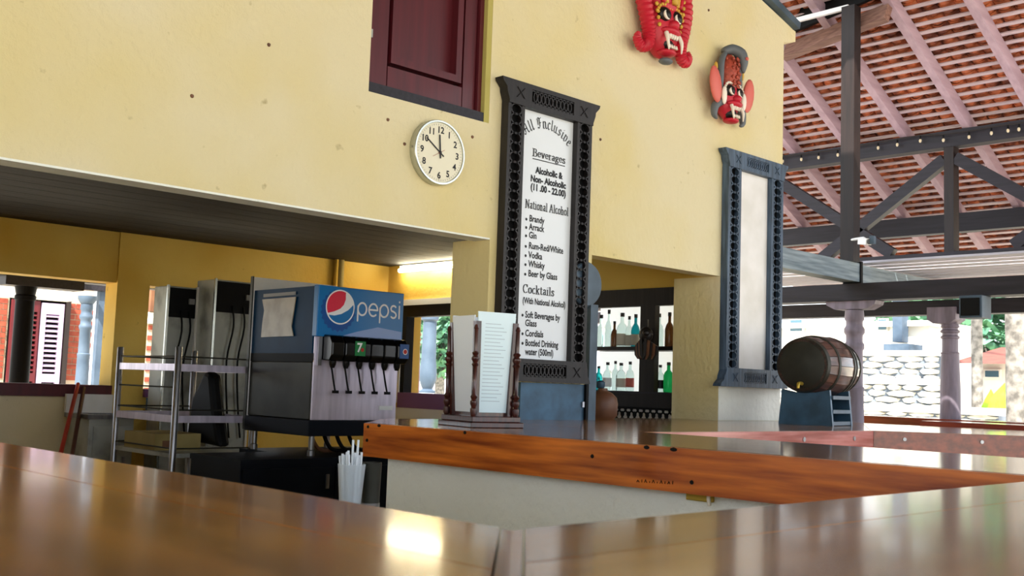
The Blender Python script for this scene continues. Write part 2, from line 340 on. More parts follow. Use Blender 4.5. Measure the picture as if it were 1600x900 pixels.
# maroon sills of the back wall
tag(box((.8, YB-.03, zs-.085), (3.37, YB+.23, zs)).build('trim_2', 'maroon'), 'maroon wooden sill below the wide back opening', kind='structure')
tag(box((3.62, YB-.03, 1.1), (4.9, YB+.23, 1.16)).build('trim_3', 'purple'), 'purple sill of the narrow back opening', kind='structure')

# upper maroon shutter in the cream wall
t = thing('window_1', (shx0, YW, shz0), 'maroon panelled wooden shutter high in the cream wall', kind='structure')
ys = YW+.05
box((shx0, ys-.02, shz0), (shx0+.035, ys+.05, 3.45)).build('frame_side', 'maroon', t); box((shx0, ys-.045, shz0), (shx1-.035, ys+.05, shz0+.05)).build('frame_bottom', 'darkwoodY', t)
box((shx1-.06, ys-.02, shz0+.05), (shx1-.035, ys+.05, 3.45)).build('frame_side', 'maroon', t)
a0, a1 = shx0+.037, shx1-.062
box((a0+.003, ys, shz0+.056), (a0+.10, ys+.04, 3.45)).build('stile', 'maroon', t); box((a1-.085, ys, shz0+.056), (a1-.003, ys+.04, 3.45)).build('stile', 'maroon', t)
box((a0+.106, ys, shz0+.056), (a1-.091, ys+.04, shz0+.165)).build('rail', 'maroon', t)
m_ = MB(); q0, q1, r0 = a0+.100, a1-.085, shz0+.165
m_.box((q0+.018, ys-.007, r0+.018), (q0+.055, ys+.068, 3.45)); m_.box((q1-.055, ys-.007, r0+.018), (q1-.018, ys+.068, 3.45)); m_.box((q0+.055, ys-.007, r0+.018), (q1-.055, ys+.068, r0+.055))
m_.build('moulding', 'maroon', t); box((q0+.055, ys+.044, r0+.055), (q1-.055, ys+.066, 3.45)).build('panel', 'maroon', t); box((a0, ys+.068, shz0+.05), (a1, ys+.07, 3.45)).build('back_sheet', 'maroon', t)  # last box: thin maroon sheet closing the back of the shutter
box((shx0+.012, ys-.03, shz0+.27), (shx0+.024, ys-.02, shz0+.31)).build('hinge', 'steeldirty', t)
box((shx1-.035, YW+.002, shz0), (shx1, YW+.118, 3.45)).build('reveal', 'creamshade', t)  # side of the cream recess, its shade put into an olive tone

# window in the right wall: white trim, black frame, pane, purple sill
t = thing('window_2', (XE, wy0, wz0), 'black framed window with purple sill beside the tube light', kind='structure')
m_ = MB(); m_.box((XE-.02, wy0-.05, wz1), (XE, wy1+.03, wz1+.05)); m_.box((XE-.02, wy1, wz0-.02), (XE, wy1+.03, wz1)); m_.box((XE-.02, wy0-.25, .72), (XE, wy1+.03, wz0-.06)); m_.build('trim', 'white', t)
m_ = MB(); m_.box((XE-.01, wy0, wz1-.10), (XE+.08, wy1, wz1)); m_.box((XE-.01, wy1-.055, wz0), (XE+.08, wy1, wz1-.10)); m_.box((XE-.01, wy0, wz0), (XE+.08, wy0+.03, wz1-.10)); m_.build('frame', 'black', t)
box((XE-.03, wy0-.04, wz0-.06), (XE+.14, wy1, wz0+.07)).build('sill', 'purple', t)
box((XE+.05, wy0+.03, wz0+.07), (XE+.055, wy1-.055, wz1-.10)).build('pane', 'pane', t)

# ------------------------------------------------------------------ hall roof (right): rafters, battens, clay tiles
SL = math.tan(math.radians(26)); CS, SN = math.cos(math.radians(26)), math.sin(math.radians(26))
Z0 = 3.60                                    # underside of the rafters above the truss at X = 9.1
def rz(X): return Z0 - SL*(X-9.1)
DN = V(CS, 0, -SN); NR = V(SN, 0, CS)         # down the slope, away from the roof
roof = thing('roof', (9.1, 4, Z0), 'steep clay tile roof seen from below with pale battens and rafters', kind='structure')
XR0, XR1 = 6.82, 11.5
for k in range(-2, 8):
    y = 3.81 + .5626*(k-1)
    p, q = V(XR0, y, rz(XR0)), V(XR1, y, rz(XR1))
    MB().bar(p+NR*.054, q+NR*.054, .066, .108, NR).build('rafter', 'rafter', roof)
nb = int((XR1-XR0)/.089)
bm_ = None
for i in range(nb):
    X = XR0 + .089*i; c = V(X, 0, rz(X)) + NR*.115
    if bm_ is None:
        bm_ = MB().bar(V(0, 1.4, 0), V(0, 6.9, 0), .032, .012, NR).build('batten', 'batten', roof); me = bm_.data
        bm_.matrix_parent_inverse = Matrix.Translation(c) ; bm_.matrix_parent_inverse = pinv(roof) @ Matrix.Translation(c)
    else:
        o = bpy.data.objects.new('batten', me); C.objects.link(o); o.parent = roof; o.matrix_parent_inverse = pinv(roof) @ Matrix.Translation(c)
# one clay tile: a half-round pan with thickness, upper end lower than its foot
def tile_mesh():
    mb = MB(); n = 6; R, T, Lh = .063, .012, .074
    ring = lambda r, x, dz: [V(0, 0, 0) + DN*x + V(0, 1, 0)*(r*math.cos(math.pi*j/n)) + NR*(-r*.95*math.sin(math.pi*j/n)+dz) for j in range(n+1)]
    a, b_, c, d = ring(R, -Lh, .0), ring(R, Lh, .018), ring(R-T, -Lh, .0), ring(R-T, Lh, .018); k = n+1
    fs = []
    for j in range(n): fs += [(j, j+1, k+j+1, k+j), (2*k+j, 3*k+j, 3*k+j+1, 2*k+j+1), (j, 2*k+j, 2*k+j+1, j+1), (k+j, k+j+1, 3*k+j+1, 3*k+j)]
    fs += [(0, k, 3*k, 2*k), (k-1, 3*k-1, 4*k-1, 2*k-1)]
    mb.add(a+b_+c+d, fs); return mb
tm = tile_mesh(); tiles = []
for i in range(nb):
    for j in range(42):
        X = XR0+.089*(i+.5); y = 1.45 + .128*j + random.uniform(-.006, .006)
        tiles.append(V(X, y, rz(X)) + NR*(.182+random.uniform(-.006, .006)))
def inview(p):
    d = p-CAM; z = d.dot(FW)
    return z > .1 and 1215 < 800+FPX*d.dot(RT)/z < 1610 and -5 < 450-FPX*d.dot(UP)/z < 400
tiles.sort(key=lambda p: (not inview(p), (p-CAM).length))
t0 = None; rest = MB()
for i, p in enumerate(tiles):
    if i < 300:
        if t0 is None: t0 = tm.build('roof_tile', 'tile', roof); o = t0
        else: o = bpy.data.objects.new('roof_tile', t0.data); C.objects.link(o); o.parent = roof
        o.matrix_parent_inverse = pinv(roof) @ Matrix.Translation(p)
    else: rest.add([V(v)+p for v in tm.v], tm.f)
r_ = rest.build('roof_tiles_rest', 'tile', roof); r_['kind'] = 'stuff'
MB().bar(V(XR0, 4.15, rz(XR0))+NR*.24, V(XR1, 4.15, rz(XR1))+NR*.24, 5.5, .03, NR).build('roof_deck', 'black', roof)
# unseen higher roof over the customers, added to block sky light; dark boards
hr = thing('ceiling_unseen', (0, 0, 5), 'unseen dark boarded roof above the bar hall, added to cut the sky light', kind='structure')
for (x0, z0, x1, z1) in ((6.75, 4.22, 0, 5.6), (0, 5.6, -8.5, 4.3)):
    n = 8
    for i in range(n):
        a, b_ = i/n, (i+.985)/n
        MB().bar(V(x0+(x1-x0)*a, -1.2, z0+(z1-z0)*a), V(x0+(x1-x0)*b_, -1.2, z0+(z1-z0)*b_), 12.5, .04, (0, 0, 1)).build('board', 'darkwoodY', hr)
# eaves board, ridge side purlin and metal verge by the wall end
p, q = V(7.80, 4.80, rz(7.80)-.03), V(7.63, 3.80, rz(7.63)-.04)
tag(MB().bar(p-NR*.03, q-NR*.03, .06, .155, NR).build('trim_4', 'ridge'), 'brown timber plate carrying the upper rafter ends', kind='structure')
tag(MB().bar(pY(1160, -32, 4.03)+V(0, .02, .03), pY(1241, 47, 4.03)+V(0, .02, .02), .14, .05).build('trim_5', 'bluegrey'), 'dark metal verge flashing on the sloping wall end', kind='structure')
tag(MB().bar(p+V(-.08, 0, .42), q+V(-.08, .06, .42), .04, .66).build('trim_6', 'black'), 'black board standing in for the dark space under the upper roof', kind='structure')  # dark underside above the plate, put in as a black board
tag(MB().bar(pX(1236, 34, 7.5), pX(1326, 11, 7.5), .03, .035).build('trim_7', 'white'), 'white strip standing in for daylight in the gap between the two roofs', kind='structure')  # daylight through the roof gap, built as a white bar
# roof truss in the plane X = 9.1
XT = 9.1
tr_ = thing('roof_truss', (XT, 4, 2.44), 'dark timber truss of crossing braces under the tile roof', kind='structure')
box((XT-.06, 1.5, 3.476), (XT+.06, 6.8, 3.62)).build('top_chord', 'darkwoodY', tr_); box((XT-.06, 1.5, 2.444), (XT+.06, 6.8, 2.558)).build('bottom_chord', 'darkwoodY', tr_)
for yk in (2.20, 3.96, 5.72):
    box((XT-.055, yk-.042, 2.558), (XT+.055, yk+.042, 3.6)).build('king_post', 'darkwoodZ', tr_)
    for sgn in (-1, 1): MB().bar(V(XT-.01, yk+sgn*.05, 3.377), V(XT-.01, yk+sgn*1.233, 2.576), .08, .10).build('brace', 'darkwoodY', tr_)
pb = V(7.50, 4.05, 2.31)
tag(box((7.46, 4.00, 2.31), (7.56, 4.11, rz(7.5)-.06)).build('post', 'darkwoodZ'), 'tall dark timber post rising through the truss to the roof', kind='structure')
XP = 10.17
tag(box((XP-.06, 1.5, rz(XP)-.18), (XP+.06, 6.8, rz(XP))).build('wall_plate', 'darkwoodY'), 'dark purlin carrying the low ends of the rafters', kind='structure')
# tie beam in two lengths, big beams over the columns, white boarded ceiling of the veranda
t = thing('tie_beam', (6.5, YW, 2.166), 'weathered grey tie beam running from the wall end', kind='structure')
box((6.505, YW, 2.166), (7.62, YW+.13, 2.31)).build('beam', 'greybeamX', t); box((7.64, YW, 2.166), (9.2, YW+.13, 2.30)).build('beam', 'greybeamX', t); box((7.615, YW-.012, 2.15), (7.645, YW+.14, 2.325)).build('strap', 'black', t)
tag(box((7.56, -3, 2.02), (7.74, 7.2, 2.15)).build('trim_8', 'darkwoodY'), 'heavy dark beam resting on the inner turned column', kind='structure')
tag(box((9.05, -3, 2.02), (9.2, 9, 2.144)).build('trim_9', 'darkwoodY'), 'heavy dark beam resting on the outer turned column', kind='structure')
vc = thing('ceiling_veranda', (8.5, 3, 2.3), 'white boarded ceiling strips over the veranda', kind='structure')
for i in range(7): box((7.80+.19*i, 0, 2.335), (7.80+.19*i+.165, 6.5, 2.352)).build('board', 'boardwhite', vc)
tag(box((8.98, -9, 0), (9.3, 9, 1.04)).build('wall_veranda', 'whiteplaster'), 'low parapet wall of the veranda', kind='structure')
tag(box((8.9, -9, 1.04), (9.36, 9, 1.125)).build('trim_10', 'fasciaD'), 'brown timber capping on the veranda parapet', kind='structure')

# ------------------------------------------------------------------ turned columns
def column(name, x, y, z0, z1, r, m, label, group=None, bulge=False):
    t = thing(name, (x, y, z0), label, 'column', group); h = z1-z0
    if bulge: prof = [(1.0*r,0),(1.0*r,.03*h),(.75*r,.05*h),(.75*r,.08*h),(1.25*r,.12*h),(1.35*r,.2*h),(1.2*r,.35*h),(1.0*r,.55*h),(.95*r,.8*h),(1.1*r,.82*h),(.95*r,.84*h),(1.1*r,.87*h),(.95*r,.9*h),(1.1*r,.93*h),(1.1*r,h)]
    else: prof = [(1.15*r,0),(1.12*r,.3*h),(1.0*r,.62*h),(.98*r,.68*h),(1.03*r,.685*h),(1.03*r,.695*h),(.9*r,.70*h),(.88*r,.84*h),(1.04*r,.85*h),(1.04*r,.865*h),(.86*r,.875*h),(.86*r,.90*h),(1.06*r,.912*h),(1.06*r,.925*h),(.86*r,.94*h),(.86*r,.955*h),(1.02*r,.965*h),(.95*r,h)]
    MB().lathe(prof, (x, y, z0), n=28).build('shaft', m, t, 'auto'); return t
t = column('turned_column', 7.65, 4.09, 0, 1.95, .073, 'columnmauve', 'grey turned timber column behind the wooden barrel')
m_ = MB().prism([(-.21, 2.018), (.21, 2.018), (.20, 1.99), (.13, 1.955), (-.13, 1.955), (-.20, 1.99)], lambda u, v: (7.58, 4.09+u, v), (.14, 0, 0)); m_.build('bracket', 'columnmauve', t)
t = column('turned_column', 9.12, 3.985, 1.125, 1.94, .075, 'columnmauve', 'grey turned timber column standing on the veranda parapet')
m_ = MB().prism([(-.125, 2.08), (.125, 2.08), (.125, 1.975), (.07, 1.94), (-.07, 1.94), (-.125, 1.975)], lambda u, v: (9.02, 4.02+u, v), (.2, 0, 0)); m_.build('bracket', 'columnmauve', t)
# ================================================================== COUNTERS
CT = 1.10
def slab(poly, z0, z1): return MB().prism(poly, lambda u, v: (u, v, z0), (0, 0, z1-z0))
t = thing('bar_counter', (.6, .6, 0), 'glossy brown plank bar counter turning a mitred corner around straws and steel tumbler', 'counter')
z0 = CT-.05
slab([(.889, .926), (.889, 3.62), (.6825, 3.62), (.6825, .7195)], z0, CT).build('plank', 'nearY', t)
slab([(.680, .717), (.680, 3.62), (.22, 3.62), (.22, .257)], z0, CT).build('plank', 'nearY', t)
slab([(.911, .905), (3.53, .905), (3.53, .7295), (.7355, .7295)], z0, CT).build('plank', 'nearX', t)
slab([(.733, .727), (3.53, .727), (3.53, .235), (.242, .235)], z0, CT).build('plank', 'nearX', t)
slab([(.889, .922), (.889, .905), (.906, .905), (.237, .235), (.22, .235), (.22, .253)], z0, CT-.001).build('mitre_strip', 'nearY', t)
m_ = MB(); m_.box((.34, .34, 0), (.80, 3.5, z0)); m_.box((.80, .34, 0), (3.45, .80, z0)); m_.build('base', 'whiteplaster', t)
t = thing('bar_counter', (3.1, 2.5, 0), 'bar counter with deep orange brown fascia on white plaster base carrying the menu holder', 'counter')
slab([(2.69, .907), (2.69, 3.60), (3.09, 4.015), (3.525, 4.015), (3.525, .907)], z0, CT).build('top', 'topY', t)
box((2.665, .907, .965), (2.69, 3.605, CT-.001)).build('fascia', 'fasciaY', t)
MB().bar(V(2.68, 3.605, 1.033), V(3.08, 4.02, 1.033), .025, .13).build('fascia_end', 'fasciaY', t)
slab([(2.755, .91), (2.755, 3.55), (3.1, 3.9), (3.45, 3.9), (3.45, .91)], 0, .966).build('base', 'whiteplaster', t)
for y, z in ((3.575, 1.085), (3.578, 1.03), (1.95, 1.0), (2.35, 1.05)): MB().lathe([(.007, 0), (.006, .003)], (2.665, y, z), (-1, 0, 0), 10).build('bolt', 'black', t)
for x, y, w_ in ((592, 662, .03), (726, 675, .022), (1010, 697, .03), (1052, 703, .035)):
    q = pX(x, y, 2.664); MB().ell((2.666, q.y, 1.093), (.002, w_*.5, .007), 10, 6).build('chipped_edge', 'black', t, True)
m_ = MB()
for k in range(16):
    q = pX(991+4*k, 751+.25*k, 2.664); m_.bar(q+V(-.0005, 0, -.004), q+V(-.0005, -.006*math.sin(k*2.1), .004+.003*math.cos(k*1.7)), .001, .002)
m_.build('scratched_writing', 'black', t)
pp = pX(1103, 777, 2.75)
k_ = thing('bottle_opener', (2.755, pp.y, pp.z), 'small brass bottle opener plate screwed under the orange brown fascia', 'opener')
box((2.735, pp.y-.03, pp.z-.013), (2.754, pp.y+.065, pp.z+.012)).build('plate', 'brass', k_, bevel=.003); MB().tube([(2.72, pp.y-.035, pp.z-.02), (2.715, pp.y-.035, pp.z+.01), (2.75, pp.y-.035, pp.z+.012)], .006).build('hook', 'ivory', k_, True)
t = thing('bar_counter', (5, 3.4, 0), 'bar counter against the cream wall with rose wood fascia and the barrel on it', 'counter')
slab([(3.53, 2.83), (3.53, 4.015), (4.53, 4.02), (4.53, 4.31), (5.765, 4.31), (5.765, 4.02), (7.11, 4.015), (7.11, 3.74), (5.468, 2.83)], z0, CT).build('top', 'topX', t)
box((3.53, 2.805, .965), (5.46, 2.83, CT-.001)).build('fascia', 'fasciaX', t); box((3.6, 2.95, 0), (5.9, 3.95, .965)).build('base', 'whiteplaster', t)
for x in (4.15, 4.75, 5.25): MB().lathe([(.012, 0), (.012, .004)], (x, 2.805, 1.06), (0, -1, 0), 12).build('bolt', 'steel', t)
t = thing('bar_counter', (6.6, 2.5, 0), 'bar counter with dark red fascia slanting off beside the barrel', 'counter')
slab([(5.472, 2.828), (7.11, 3.736), (7.28, 2.69), (7.28, .9), (7.0, .9), (6.06, 2.245)], z0, CT).build('top', 'topY', t)
MB().bar(V(5.468, 2.812, 1.032), V(6.052, 2.228, 1.032), .025, .133).build('fascia', 'fasciaD', t); MB().bar(V(6.06, 2.225, 1.032), V(6.98, .9, 1.032), .025, .133).build('fascia', 'fasciaD', t)
slab([(5.75, 2.8), (6.9, 3.5), (7.1, 2.6), (7.1, 1.0), (6.3, 2.2)], 0, z0).build('base', 'whiteplaster', t)
for q in (.2, .7): c = V(5.468, 2.812, 1.06).lerp(V(6.052, 2.228, 1.06), q); MB().lathe([(.01, 0), (.01, .018)], c, (-.707, -.707, 0), 10).build('bolt', 'steel', t)
q0 = pX(1450, 660, 7.75); t = thing('side_table', (7.9, 2.2, 0), 'long dark table behind the slanting counter', 'table')
box((7.62, .9, q0.z-.035), (8.15, q0.y, q0.z+.012)).build('table_top', 'fasciaD', t)
for y in (1.0, q0.y-.1): box((7.85, y, 0), (7.92, y+.07, q0.z-.035)).build('leg', 'darkwoodZ', t)

# ================================================================== SIGN BOARDS
YS = YW-.055
def chain(mb, p, q, n, rw, rl, d, thick=.007):
    """pierced fretwork: a chain of overlapping rings between two points of the plane Y"""
    p, q = V(p), V(q); ax = (q-p).normalized(); sd = V(0, 1, 0).cross(ax); L = (q-p).length
    for i in range(n):
        c = p + ax*(L*(i+.5)/n); k = 12
        for j in range(k):
            a0, a1 = 2*math.pi*j/k, 2*math.pi*(j+1)/k
            pts = []
            for a in (a0, a1):
                for s_ in (1, .80): pts.append(c + ax*(rl*s_*math.cos(a)) + sd*(rw*s_*math.sin(a)))
            f = [pts[0], pts[2], pts[3], pts[1]]; D = V(0, -d, 0); mb.add([x for x in f]+[x+D for x in f], [(0,1,2,3), (7,6,5,4), (0,4,5,1), (1,5,6,2), (2,6,7,3), (3,7,4,0)])
def sign_frame(t, x0, x1, zb, zt, m, sw, ch, bh, ov, n, base_ov):
    """stiles x0..x1, base zb, crown top zt"""
    D = .05; y1 = YW-.003
    for a in (x0, x1-sw):
        s_ = MB(); s_.box((a, YS, zb+bh), (a+.18*sw, y1, zt-ch)); s_.box((a+.82*sw, YS, zb+bh), (a+sw, y1, zt-ch)); s_.build('stile', m, t)
        box((a+.18*sw, YW-.02, zb+bh), (a+.82*sw, y1, zt-ch)).build('stile_back', 'black', t)
        c = MB(); chain(c, (a+sw/2, YS+.012, zb+bh), (a+sw/2, YS+.012, zt-ch), n, sw*.36, (zt-ch-zb-bh)/n*.62, .012); c.build('fretwork', m, t)
    def cap(z, h, up, o):
        xs = [(x0-o, 1), (x0-o*.9, .86), (x0-o*.35, .62), (x0-o*.3, .45), (x0, .12), (x0, 0)]
        left = [(x, z + (v*h if up else h-v*h)) for x, v in xs]; right = [(x0+x1-x, zz) for x, zz in left]
        poly = left + right[::-1]
        w0, w1 = x0+sw*1.35, x1-sw*1.35; h0, h1 = z+h*.22, z+h*.80
        lp = [p for p in left]
        MB().prism(poly if up else poly[::-1], lambda u, v: (u, YS+.012, v), (0, YW-.004-YS-.012, 0)).build('cap_back', m, t)
        f_ = MB(); f_.prism([*left, (w0, left[-1][1]), (w0, left[0][1])] if up else [*left, (w0, left[-1][1]), (w0, left[0][1])], lambda u, v: (u, YS-.008, v), (0, .02, 0))
        f_.prism([*right, (w1, right[-1][1]), (w1, right[0][1])][::-1], lambda u, v: (u, YS-.008, v), (0, .02, 0))
        f_.box((w0, YS-.008, z), (w1, YS+.012, h0)); f_.box((w0, YS-.008, h1), (w1, YS+.012, z+h)); f_.build('crown' if up else 'plinth', m, t)
        box((w0, YS+.008, h0), (w1, YS+.0115, h1)).build('pierced_back', 'black', t)
        c = MB(); chain(c, (w0, YS+.006, (h0+h1)/2), (w1, YS+.006, (h0+h1)/2), 11, (h1-h0)*.5, (w1-w0)/11*1.05, .010); c.build('fretwork', m, t)
        for xx in (x0+sw*.66, x1-sw*.66):
            r = MB(); e = min(sw*.26, h*.22); zc = (h0+h1)/2
            for sgn in (-1, 1): r.bar(V(xx-e, YS-.012, zc-sgn*e), V(xx+e, YS-.012, zc+sgn*e),   .003, .004, (0, 1, 0))
            r.build('carved_cross', m, t)
    cap(zt-ch, ch, True, ov); cap(zb, bh, False, base_ov)
# left sign with the price list
xl, xr = pY(793.5, 200, YS).x, pY(925.5, 200, YS).x
t = thing('menu_sign', (xl, YW, 1.3), 'tall black fretwork sign board lettered with the drinks list', 'sign')
zt = pY(860, 142, YS).z; zb = pY(868, 598, YS).z
sw = pY(819.5, 200, YS).x - xl
sign_frame(t, xl, xr, zb, zt, 'frameblk', sw, pY(821, 130, YS).z-pY(821, 167, YS).z, pY(850, 562, YS).z-pY(850, 597, YS).z, .055, 26, .03)
px0, px1 = xl+sw, xr-sw; YP = YW-.02
box((px0-.01, YP, zb+.09), (px1+.01, YW-.004, zt-.12)).build('board', 'signwhite', t)
YT = YP-.0015
def at(x, y): p = pY(x, y, YT); return p.x, p.z
def F(cx, cz): return lambda u, v: (cx+u, YT, cz+v)
mid = (px0+px1)/2
m_ = MB(); cx, cz = at(859, 217); write(m_, 'All Inclusive', BL, nib(.11, .035, math.radians(42)), F(mid, at(859, 203)[1]), .058, 0, 0, .06, curve=.24, width=.37); m_.build('lettering', 'ink', t, label='curved black-letter heading')
def serif(txt, x, y, size, xa, xb, under=False):
    m_ = MB(); c = at(x, y); w_ = write(m_, txt, SE, nib(.13, .05, math.radians(8)), F(*c), size, track=.04, width=at(xb, y)[0]-at(xa, y)[0])
    if under: m_.add([V(c[0]+u*w_/2, YT, c[1]+v) for u, v in ((-1, -.016), (1, -.016), (1, -.011), (-1, -.011))], [(0, 1, 2, 3)])
    m_.build('lettering', 'ink', t)
serif('Beverages', 858, 250, .042, 833, 884, True); serif('National Alcohol', 855, 331, .045, 821.5, 889); serif('Cocktails', 841.5, 460, .045, 817, 866)
def line(txt, x, y, size, al='LEFT', bold=.0012, sx=.82):
    c = at(x, y); sans(txt, size, F(*c), 'lettering', 'ink', t, al, bold, sx)
line('Alcoholic &', 858, 275, .036, 'CENTER', .0022, .9); line('Non- Alcoholic', 857, 289, .036, 'CENTER', .0022, .9); line('(11 .00 - 22.00)', 857, 302, .036, 'CENTER', .0022, .9)
for txt, y in (('Brandy', 347), ('Arrack', 360), ('Gin', 373), ('Rum-Red/White', 389.5), ('Vodka', 404), ('Whisky', 418), ('Beer by Glass', 433)):
    line(txt, 827-(y-347)*.02, y-1.5, .036); c = at(822.5-(y-347)*.02, y-4.5); m_ = MB(); m_.add([V(c[0]+p, YT, c[1]+q) for p, q in disc(.008)], [tuple(range(10))]); m_.build('bullet', 'ink', t)
line('(With National Alcohol)', 816.5, 473.5, .034, sx=.72)
for txt, y, bl in (('Soft Beverages by', 496, 1), ('Glass', 509, 0), ('Cordials', 525, 1), ('Bottled Drinking', 540, 1), ('water (500ml)', 554, 0)):
    line(txt, 820.5, y, .036, sx=.76 if len(txt) > 12 else .82)
    if bl: c = at(816.5, y-3.5); m_ = MB(); m_.add([V(c[0]+p, YT, c[1]+q) for p, q in disc(.008)], [tuple(range(10))]); m_.build('bullet', 'ink', t)
# right board, blank
xl2, xr2 = pY(1137, 400, YS).x, pY(1223, 400, YS).x
t = thing('menu_sign', (xl2, YW, 1.3), 'tall blue grey fretwork sign board with a blank pale panel', 'sign')
zt2 = pY(1180, 244.5, YS).z; zb2 = pY(1176, 605.5, YS).z; sw2 = pY(1157, 400, YS).x-xl2
sign_frame(t, xl2, xr2, zb2, zt2, 'frameblue', sw2, pY(1157, 237, YS).z-pY(1157, 264, YS).z, pY(1160, 575, YS).z-pY(1160, 604, YS).z, .05, 24, .07)
box((xl2+sw2-.01, YP, zb2+.09), (xr2-sw2+.01, YW-.004, zt2-.10)).build('board', 'boardcream', t)
# blue panel, post and round speaker below and beside the left sign
a, b_ = pY(812, 590, YW-.02), pY(915, 657, YW-.02)
t = thing('metal_panel', (a.x, YW-.02, CT), 'scuffed dark blue metal panel below the lettered sign', 'panel')
box((a.x, YW-.03, CT), (b_.x-.03, YW-.002, zb-.004)).build('sheet', 'bluesteel', t)
box((b_.x-.028, YW-.045, CT), (b_.x-.008, YW-.002, zb-.004)).build('edge_strip', 'black', t); box((b_.x-.05, YW-.04, CT+.07), (b_.x-.035, YW-.03, CT+.10)).build('latch', 'steel', t)
tag(box((pY(917, 560, YW-.01).x, YW-.03, CT), (pY(928.5, 560, YW-.01).x, YW+.02, pY(922, 476, YW).z)).build('post', 'bluegrey'), 'blue grey painted post at the edge of the bottle opening', 'post')
c = pY(914, 444, YW-.01); t = thing('speaker', (c.x, YW, c.z), 'round dark blue speaker half hidden behind the lettered sign', 'speaker')
MB().lathe([(.125, 0), (.13, .012), (.12, .028)], (c.x, YW-.001, c.z), (0, -1, 0), 28).build('case', 'bluegrey', t, 'auto')

# ------------------------------------------------------------------ wall clock
c = pY(686, 238.5, YW-.03); CR = .163
t = thing('wall_clock', (c.x, YW, c.z), 'round chrome rimmed wall clock showing ten to twelve', 'clock')
MB().lathe([(CR, .001), (CR, .035), (CR-.004, .042), (CR-.012, .042), (CR-.014, .034), (.001, .033)], (c.x, YW, c.z), (0, -1, 0), 40).build('case', 'chrome', t, 'auto')
yf = YW-.0345; MB().lathe([(CR-.0145, 0), (CR-.0145, .001)], (c.x, yf, c.z), (0, -1, 0), 40).build('dial', 'clockface', t)
for h in range(1, 13):
    a = math.radians(90-30*h); sans(str(h), .033, (lambda u, v, a=a: (c.x+.113*math.cos(a)+u, yf-.002, c.z+.113*math.sin(a)-.016+v)), 'numeral', 'ink', t, 'CENTER', .0012)
m_ = MB()
for k in range(60):
    a = math.radians(6*k); r0 = .134 if k % 5 else .131; m_.bar(V(c.x+r0*math.cos(a), yf-.0015, c.z+r0*math.sin(a)), V(c.x+.142*math.cos(a), yf-.0015, c.z+.142*math.sin(a)), .0012, .002, (0, 1, 0))
m_.build('minute_marks', 'grey', t)
def hand(ang, L, tail, w, y, name, m):
    a = math.radians(90-ang); d = V(math.cos(a), 0, math.sin(a)); MB().bar(V(c.x, y, c.z)-d*tail, V(c.x, y, c.z)+d*L, w, .0015, (0, 1, 0)).build(name, m, t)
hand(304, .105, .03, .0065, yf-.004, 'minute_hand', 'ink'); hand(355, .088, .03, .008, yf-.006, 'hour_hand', 'ink'); hand(240, .055, .03, .0016, yf-.008, 'second_hand', 'maskorange')
MB().lathe([(.008, 0), (.006, .009)], (c.x, yf-.001, c.z), (0, -1, 0), 12).build('pin', 'ink', t)

# ------------------------------------------------------------------ carved masks (u along the wall, v up, w out of the wall)
def mask_frame(cx, cz): return lambda u, v, w: V(cx+u, YW-w, cz+v)
def ribbed(P, pts, rs, name, m, t):
    pts = [V(P(*p)) for p in pts]; k = len(pts); P_, R_ = [], []; n = 0
    for i in range(k-1):
        a, b, c, d = pts[max(i-1, 0)], pts[i], pts[i+1], pts[min(i+2, k-1)]
        for j in range(8):
            u = j/8; P_.append(.5*((2*b) + (c-a)*u + (2*a-5*b+4*c-d)*u*u + (3*b-a-3*c+d)*u**3)); R_.append((rs[i]+(rs[i+1]-rs[i])*u)*(1.07 if n % 2 else .9)); n += 1
    MB().tube(P_, R_, 10).build(name, m, t, 'auto')
def mask_face(P, t, s, skin, mouth_z, eye_m):
    """eyes, brow rims, nose, jaws, fangs; s scale"""
    for e in (-1, 1):
        MB().ell(P(e*.06*s, .055*s, .125*s), (.058*s, .04*s, .052*s)).build('eye_socket', 'maskblack', t, True)
        MB().ell(P(e*.06*s, .05*s, .152*s), (.026*s, .018*s, .026*s)).build('eye', 'maskblack', t, True)
        MB().tube([P((e*.06+.036*math.cos(a))*s, (.05+.03*math.sin(a))*s, .158*s) for a in [math.pi*(.75+.11*i) for i in range(9)]], [.003*s, .006*s, .009*s, .010*s, .010*s, .009*s, .008*s, .006*s, .003*s], 8).build('eye_white', 'ivory', t, True)
        for k in range(9):
            a = math.pi*k/8; MB().ell(P((e*.06+.068*math.cos(a))*s, (.06+.064*math.sin(a))*s, .128*s), (.012*s, .012*s, .012*s), 8, 5).build('brow_bead', eye_m, t, True)
    MB().ell(P(0, -.01*s, .15*s), (.04*s, .05*s, .035*s)).build('nose', skin, t, True)
    MB().ell(P(0, -.05*s, .12*s), (.095*s, .07*s, .032*s)).build('upper_lip', skin, t, True)
    MB().ell(P(0, -.125*s, .09*s), (.07*s, .05*s, .05*s)).build('mouth', 'maskblack', t, True)
    MB().ell(P(0, -.185*s, .10*s), (.075*s, .065*s, .024*s)).build('lower_jaw', skin, t, True)
    for i in range(4): u = (-.036+.024*i)*s; MB().tube([P(u, -.075*s, .16*s), P(u, -.105*s, .155*s)], [.012*s, .008*s], 8).build('tooth', 'ivory', t, True)
    for i in range(4): u = (-.036+.024*i)*s; MB().tube([P(u, -.165*s, .155*s), P(u, -.142*s, .155*s)], [.011*s, .007*s], 8).build('tooth', 'ivory', t, True)
    for e in (-1, 1): MB().tube([P(e*.066*s, -.07*s, .15*s), P(e*.075*s, -.12*s, .17*s), P(e*.066*s, -.19*s, .175*s)], [.016*s, .013*s, .004*s], 8).build('fang', 'ivory', t, True)
a = pY(1036, 45, YW-.08); P = mask_frame(a.x+.02, a.z+.02); sc = .92
